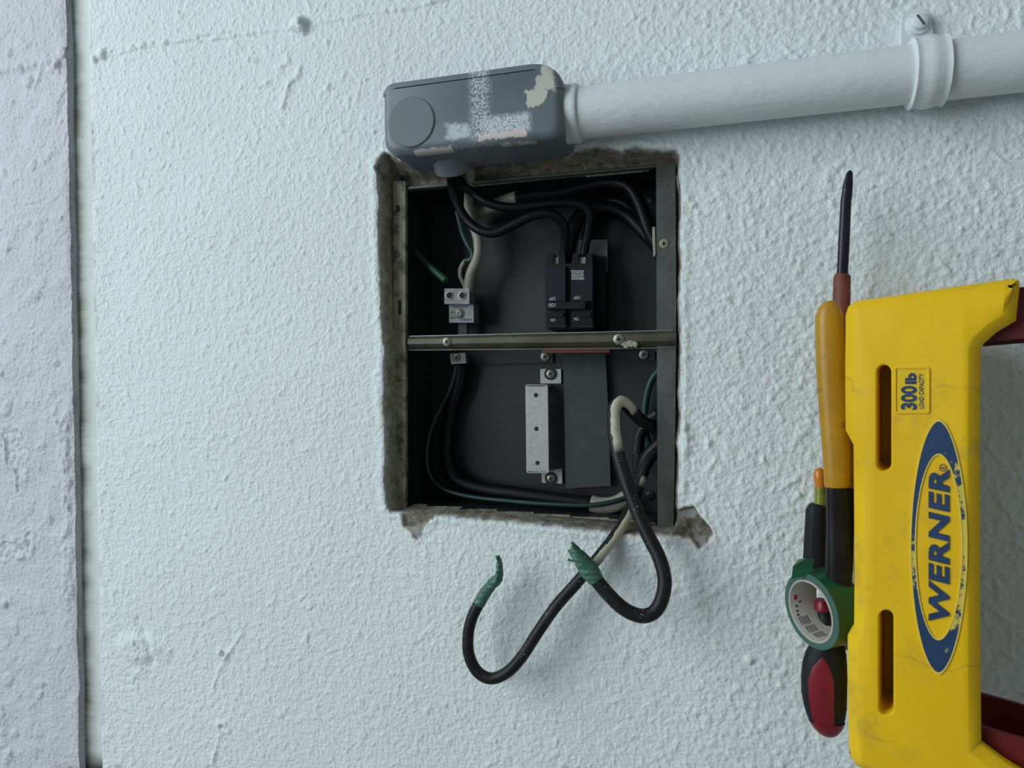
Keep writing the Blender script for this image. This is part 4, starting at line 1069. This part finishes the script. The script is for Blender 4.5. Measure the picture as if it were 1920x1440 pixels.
# rivets showing past the side of the cap
for (u, v) in ((1706, 546), (1826, 530)):
    bm = bmesh.new(); lathe(bm, PL(u, v, -0.040) - LX*0.0145, LX, [(0.0085, -0.01), (0.0085, 0.0105), (0.006, 0.0120), (0, 0.0125)], 22)
    bm_obj('rivet', bm, MAT['steel_dark'], lad, True, 35)
# rails: C-channels; inner edges follow the photograph
def rail(inner_top, inner_low, outward, width, depth, f0, mat=None):
    """channel from the cap to the floor. inner_top / inner_low: points of its inner front edge"""
    d = (inner_low - inner_top).normalized(); L = (inner_top.z - 0.002) / -d.z
    bm = bmesh.new(); t = 0.004
    def strip(o0, w, dep0, dep1):
        fr = [inner_top + outward*o0 - LN*dep0, inner_top + outward*(o0+w) - LN*dep0, inner_top + outward*(o0+w) - LN*dep1, inner_top + outward*o0 - LN*dep1]
        add_prism(bm, fr, [p + d*L for p in fr])
    strip(0, width, 0, t); strip(width-t, t, t, depth-t); strip(0, width, depth-t, depth)
    return bm_obj('side_rail', bm, MAT['red'], lad)
rail(PL(1842, 640, -0.020), PL(1925, 634, -0.020), LX, 0.036, 0.030, 0)
rail(PL(1838, 1362, -0.020), PL(1925, 1388, -0.020), -LX, 0.036, 0.068, 0)
rail(PL(1842, 648, -0.060), PL(1925, 641, -0.060), LX, 0.030, 0.030, 0)
for k in range(1, 5):
    a = LP0 - LU*(0.02 + 0.30*k); hw = 0.150 + 0.020*k
    if a.z < 0.1: break
    bm = bmesh.new(); mid = a + LX*((L2(PL(1700, 1010))[0])) - LN*0.055
    obox(bm, mid, LX, LU, LN, 2*hw, 0.022, 0.070); bevel_all(bm, 0.002)
    bm_obj('step', bm, MAT['alu'], lad)

# ------------------------------------------------------------------ tools lying on the cap
MAT['grip_yellow'] = M('worn_amber_grip', (0.42, 0.22, 0.008), 0.42, var=0.18, scale=30, dirt=(0.16, 0.085, 0.015), dirt_amt=0.10, dirt_scale=60)
MAT['tool_black'] = M('blackened_tool_steel', (0.012, 0.012, 0.014), 0.45, 0.2, var=0.3, scale=60, spec=0.25)
MAT['shaft'] = M('black_painted_steel_shaft', (0.012, 0.013, 0.019), 0.38, 0.3, var=0.3, scale=90, dirt=(0.14, 0.14, 0.14), dirt_amt=-0.02, dirt_scale=140)
MAT['rust'] = M('worn_red_brown_sleeve', (0.165, 0.040, 0.024), 0.6, var=0.3, scale=80, dirt=(0.06, 0.03, 0.025), dirt_amt=0.2, dirt_scale=160, bump=0.0006)
MAT['rubber'] = M('black_rubber_grip', (0.010, 0.011, 0.014), 0.55, var=0.2, scale=50, spec=0.25)
MAT['red_grip'] = M('crimson_plastic_inlay', (0.190, 0.008, 0.022), 0.36, var=0.12, scale=40, dirt=(0.35, 0.3, 0.3), dirt_amt=-0.2, dirt_scale=60)
g = G('clear_amber_acetate'); g.color((0.85, 0.30, 0.03)); g.set(0.15); g.b.inputs['Transmission Weight'].default_value = 0.45; MAT['amber'] = g.m
g = G('clear_olive_acetate'); g.color((0.30, 0.33, 0.05)); g.set(0.18); g.b.inputs['Transmission Weight'].default_value = 0.35; MAT['olive'] = g.m

# long screwdriver with sleeve
sd = thing('screwdriver', 'long flat-blade screwdriver with black shaft and worn red-brown sleeve', 'screwdriver', P(1582, 600, -0.040))
SY = -0.040
bm = bmesh.new(); tipp = P(1592, 322, SY); k1 = P(1584, 372, SY); k2 = P(1579, 530, SY)
ax = (k2-tipp).normalized(); m_ = MPP(1585, 450, SY)
sideu = (Vector((0,0,1)) - ax*ax.z).normalized(); sidey = ax.cross(sideu)
def loft(bm, secs, n=20, mi=0, power=1.0):
    """secs: (centre, half-size along sideA, half-size along sideB, A, B)"""
    rings = []
    for c, ra, rb, A_, B_ in secs:
        ring = []
        for k in range(n):
            a = 2*math.pi*k/n; ca, sa = math.cos(a), math.sin(a)
            ring.append(bm.verts.new(c + A_*ra*math.copysign(abs(ca)**power, ca) + B_*rb*math.copysign(abs(sa)**power, sa)))
        rings.append(ring)
    for R0, R1 in zip(rings[:-1], rings[1:]):
        for k in range(n): 
            f = bm.faces.new((R0[k], R0[(k+1) % n], R1[(k+1) % n], R1[k])); f.material_index = mi
    f = bm.faces.new(rings[0][::-1]); f.material_index = mi; f = bm.faces.new(rings[-1]); f.material_index = mi
sec = lambda u, v, wpx, rb, Y=SY: (P(u, v, Y), wpx/2*MPP(u, v, Y), rb, sideu, sidey)
loft(bm, [sec(1593.5,320,4,0.001), sec(1593,324,11,0.0014), sec(1590,345,17,0.0026), sec(1588,364,19,0.0036), sec(1586,378,19,0.0040), sec(1583,440,20,0.0042), sec(1579,522,20,0.0042), sec(1575,640,20,0.0042)], 16, power=0.8)
bm_obj('shaft', bm, MAT['shaft'], sd, True, 40)
bm = bmesh.new()
loft(bm, [sec(1579,514,24,0.0052), sec(1579,518,30,0.0062), sec(1578,560,31,0.0066), sec(1576,620,31,0.0066), sec(1572,700,31,0.0066)], 18)
bm_obj('sleeve', bm, MAT['rust'], sd, True, 40)
bm = bmesh.new()
loft(bm, [sec(1578,700,34,0.009), sec(1580,720,42,0.011), sec(1586,800,44,0.011), sec(1592,900,44,0.011), sec(1594,925,34,0.009)], 18)
bm_obj('handle', bm, MAT['rubber'], sd, True, 40)

# pliers with yellow grips
plr = thing('pliers', 'pliers with worn yellow grip and black steel jaws', 'pliers', P(1575, 900, -0.058))
def psec(u, v, w, rb, Y): return (P(u, v, Y), w/2*MPP(u, v, Y), rb, Vector((0,0,1)), Vector((0,1,0)))
PY = -0.082
bm = bmesh.new()
loft(bm, [psec(1556,564,8,0.003,PY), psec(1556,567,24,0.006,PY), psec(1555,576,38,0.008,PY), psec(1554.5,592,48,0.009,PY), psec(1555,620,50,0.0095,PY), psec(1558,700,51,0.0095,PY), psec(1563,780,50,0.0095,PY), psec(1567,840,48,0.0095,PY),
          psec(1569,890,46,0.009,PY), psec(1569,909,44,0.0085,PY), psec(1568,913,40,0.008,PY)], 24, power=0.85)
bm_obj('grip', bm, MAT['grip_yellow'], plr, True, 40)
bm = bmesh.new()
loft(bm, [psec(1592,700,20,0.008,PY+0.030), psec(1592,710,34,0.009,PY+0.030), psec(1594,800,36,0.0095,PY+0.028), psec(1594,900,34,0.0095,PY+0.022), psec(1592,913,30,0.008,PY+0.020)], 24, power=0.85)
bm_obj('grip', bm, MAT['grip_yellow'], plr, True, 40)
bm = bmesh.new()
loft(bm, [psec(1568,908,36,0.0070,PY), psec(1569,950,36,0.0072,PY), psec(1570,1005,38,0.0074,PY+0.002), psec(1571,1009,40,0.0078,PY+0.002), psec(1572,1050,44,0.009,PY+0.004), psec(1572,1075,44,0.010,PY+0.004),
          psec(1573,1110,40,0.009,PY+0.006), psec(1574,1140,26,0.007,PY+0.006)], 18, power=0.6)
bm_obj('jaw', bm, MAT['tool_black'], plr, True, 40)
bm = bmesh.new(); loft(bm, [psec(1590,905,22,0.006,PY+0.020), psec(1588,980,24,0.007,PY+0.014), psec(1584,1050,28,0.008,PY+0.010), psec(1582,1130,22,0.006,PY+0.010)], 16, power=0.7)
bm_obj('jaw', bm, MAT['tool_black'], plr, True, 40)

# nut driver / small screwdriver with amber cap
nd = thing('small_screwdriver', 'small screwdriver with clear amber ball end and black ribbed grip', 'screwdriver', P(1535, 1000, -0.030))
NY = -0.028
bm = bmesh.new(); loft(bm, [psec(1537,877,6,0.002,NY), psec(1536,880,14,0.004,NY), psec(1536,888,20,0.005,NY), psec(1536,898,21,0.005,NY), psec(1537,908,18,0.005,NY), psec(1538,914,17,0.0045,NY)], 20)
bm_obj('ball_end', bm, MAT['amber'], nd, True, 60)
bm = bmesh.new(); loft(bm, [psec(1538,913,19,0.0048,NY), psec(1538,926,20,0.005,NY), psec(1538,940,21,0.0052,NY), psec(1538,952,22,0.0055,NY)], 20)
bm_obj('neck', bm, MAT['olive'], nd, True, 60)
for v in (917, 921, 925):
    bm = bmesh.new(); loft(bm, [psec(1538,v-0.8,20.5,0.0052,NY), psec(1538,v+0.8,20.5,0.0052,NY)], 20); bm_obj('rib', bm, MAT['olive'], nd, True, 40)
bm = bmesh.new(); ns = 24; secs = [(1533,944,26),(1533,948,34),(1532,956,40),(1532,975,42),(1531,1010,44),(1530,1050,46),(1530,1085,46),(1531,1092,38)]
rings = []
for (u, v, wp) in secs:
    c = P(u, v, NY); r0 = wp/2*MPP(u, v, NY)
    rings.append([bm.verts.new(c + (Vector((0,0,1))*math.cos(a)*1.0 + Vector((0,1,0))*math.sin(a)*0.85) * r0 * (1.0 if k % 4 < 2 else 0.93)) for k, a in [(k, 2*math.pi*k/ns) for k in range(ns)]])
for R0, R1 in zip(rings[:-1], rings[1:]):
    for k in range(ns): bm.faces.new((R0[k], R0[(k+1) % ns], R1[(k+1) % ns], R1[k]))
bm.faces.new(rings[0][::-1]); bm.faces.new(rings[-1]); bm_obj('grip', bm, MAT['rubber'], nd, True, 40)

# roll of green tape
MAT['roll_green'] = M('green_tape_roll', (0.008, 0.090, 0.042), 0.34, var=0.10, scale=20)
MAT['roll_edge'] = M('green_tape_roll_edge', (0.045, 0.115, 0.095), 0.5, var=0.15, scale=60)
MAT['card'] = M('printed_cardboard_core', (0.42, 0.40, 0.37), 0.6, var=0.08, scale=60)
MAT['ink'] = M('core_print_ink', (0.06, 0.06, 0.06), 0.6)
MAT['ink_red'] = M('core_print_red', (0.50, 0.02, 0.04), 0.6)
TY = -0.078
tc0 = P(1519.5, 1146, TY); rv = (CAM - tc0).normalized(); mt = MPP(1520, 1146, TY)
imd = (CX*(-0.955) - CY*0.24).normalized(); imd = (imd - rv*imd.dot(rv)).normalized()
TN = (rv*0.60 + imd*0.80).normalized()
TR = 71*mt; TI = 54*mt; TC = 58.5*mt; TW = 0.0275
roll = thing('tape_roll', 'roll of green vinyl tape tilted on the ladder top', 'tape roll', tc0 - TN*TW)
bm = bmesh.new()
lathe(bm, tc0, TN, [(TC, -0.0002), (TR-0.0005, 0.0), (TR, -0.0006)], 72, 1)
lathe(bm, tc0, TN, [(TR, -0.0006), (TR, -TW+0.0006)], 72, 0)
lathe(bm, tc0, TN, [(TR, -TW+0.0006), (TR-0.0005, -TW), (TC, -TW)], 72, 1)
bm_obj('tape_winding', bm, [MAT['roll_green'], MAT['roll_edge']], roll, True, 40)
bm = bmesh.new()
lathe(bm, tc0, TN, [(TC, -TW-0.0003), (TC, 0.0003), (TC-0.0005, 0.0008), (TI+0.0005, 0.0008), (TI, 0.0002), (TI, -TW), (TC, -TW-0.0003)], 72)
core = bm_obj('cardboard_core', bm, MAT['card'], roll, True, 40)
txx = imd - TN*imd.dot(TN); txx.normalize(); tyy = TN.cross(txx)
def core_pt(a, h, lift=0.0002): return tc0 + (txx*math.cos(a) + tyy*math.sin(a))*(TI-lift) - TN*h
def core_bar(bm, a0, a1, h0, h1):
    vs = []
    n_ = max(1, int((a1-a0)/0.08))
    for i in range(n_):
        b0 = a0 + (a1-a0)*i/n_; b1 = a0 + (a1-a0)*(i+1)/n_
        bm.faces.new([bm.verts.new(core_pt(*q)) for q in ((b0, h0), (b1, h0), (b1, h1), (b0, h1))])
# which way is "down the photo" round the core
sgn = 1 if (core_pt(0.5, 0)-core_pt(0, 0)).dot(CY) < 0 else -1
bm = bmesh.new(); rr = random.Random(8)
for blk in range(3):
    for ln in range(5):
        h = 0.0035 + ln*0.0021 + blk*0.0012; a = 0.10 + blk*0.36; e = a + 0.30 - 0.03*rr.random()
        while a < e:
            w_ = rr.uniform(0.02, 0.07); b0, b1 = sorted((sgn*a, sgn*min(a+w_, e))); core_bar(bm, b0, b1, h, h+0.0011); a += w_ + 0.014
for a, h in ((-0.15, 0.004), (-0.32, 0.0045), (-0.45, 0.0085), (-0.02, 0.0035)):
    b0, b1 = sorted((sgn*a, sgn*(a+0.07))); core_bar(bm, b0, b1, h, h+0.0022)
bm_obj('core_print', bm, MAT['ink'], core)['label'] = 'lines of small dark print'
bm = bmesh.new(); b0, b1 = sorted((sgn*-0.72, sgn*-0.52)); core_bar(bm, b0, b1, 0.0035, 0.0065); bm_obj('core_print', bm, MAT['ink_red'], core)['label'] = 'small red mark'
# loose end of the tape
bm = bmesh.new()
t0 = [P(1486,1082,TY), P(1524,1074,TY-0.0)]; 
fr = [P(1484,1086,TY-0.002), P(1487,1062,TY-0.002), P(1497,1049,TY-0.002), P(1512,1047,TY-0.0035), P(1527,1048,TY-0.002), P(1524,1062,TY-0.001), P(1522,1076,TY-0.001)]
add_prism(bm, fr, [p + Vector((0, 0.0007, 0)) for p in fr]); bm_obj('loose_tape_end', bm, MAT['roll_green'], roll)
# second roll peeping out underneath
r2 = P(1578, 1174, TY+0.022)
bm = bmesh.new(); lathe(bm, r2 - TN*0.004, TN, [(0.014, -0.008), (0.0220, -0.008), (0.0220, 0.0), (0.014, 0.0), (0.014, -0.008)], 48)
tag(bm_obj('tape_roll', bm, MAT['card'], None, True, 40), 'white tape roll peeping out under the green roll', 'tape roll')

# red and black handle
rh = thing('large_screwdriver', 'large screwdriver with bulging red and black cushioned handle', 'screwdriver', P(1545, 1300, -0.060))
RY = -0.058
RS = [(1551,1206,58),(1550,1214,64),(1548,1226,72),(1546,1245,78),(1545,1270,81),(1545,1300,80),(1547,1325,75),(1549,1345,67),(1551,1360,54),(1552.5,1372,38),(1553.5,1380,16)]
def grip_loft(a0, a1, scale, mat, name, lim=None, n=24, parent=rh, closed=False):
    bm = bmesh.new(); rings = []
    for i, (u, v, wp) in enumerate(RS):
        if lim and not (lim[0] <= v <= lim[1]): continue
        c = P(u, v, RY); r0 = wp/2*MPP(u, v, RY)*scale
        sh = 1.0
        if lim:   # the inlay narrows to a point at the top
            sh = min(1.0, 0.05 + (v - lim[0]) / 30.0)
        am = (a0+a1)/2; aw = (a1-a0)/2*sh
        rings.append([bm.verts.new(c + Vector((0,0,1))*math.cos(am-aw+2*aw*k/n)*r0 + Vector((0,-1,0))*math.sin(am-aw+2*aw*k/n)*r0*0.62) for k in range(n+1)])
    for R0, R1 in zip(rings[:-1], rings[1:]):
        for k in range(n): bm.faces.new((R0[k], R0[k+1], R1[k+1], R1[k]))
    if closed: bm.faces.new(rings[0][::-1]); bm.faces.new(rings[-1])
    bmesh.ops.remove_doubles(bm, verts=bm.verts, dist=1e-6)
    return bm_obj(name, bm, mat, parent, True, 60)
grip_loft(0, 2*math.pi, 1.0, MAT['rubber'], 'handle', closed=False)
# thicken: red inlay proud of the rubber
inl = grip_loft(math.radians(44), math.radians(110), 1.025, MAT['red_grip'], 'red_inlay', lim=(1226, 1380))
_RS = RS; RS = [(1550,1352,62.5),(1551,1360,56),(1552,1368,46),(1553,1375,34),(1553.5,1380,20),(1554,1382,4)]
grip_loft(0, 2*math.pi, 1.03, MAT['red_grip'], 'red_butt')
bm = bmesh.new(); loft(bm, [psec(1552,1210,50,0.008,RY), psec(1551,1190,34,0.007,RY+0.006), psec(1548,1175,26,0.006,RY+0.010), psec(1545,1130,26,0.006,RY+0.012), psec(1545,1125,16,0.004,RY+0.012)], 18)
bm_obj('ferrule', bm, MAT['rubber'], rh, True, 40)
bm = bmesh.new(); loft(bm, [psec(1541,1124,18,0.006,RY+0.006), psec(1541,1130,28,0.008,RY+0.006), psec(1541,1142,28,0.008,RY+0.006), psec(1541,1146,20,0.006,RY+0.006)], 18)
bm_obj('red_collar', bm, MAT['red_grip'], rh, True, 40)
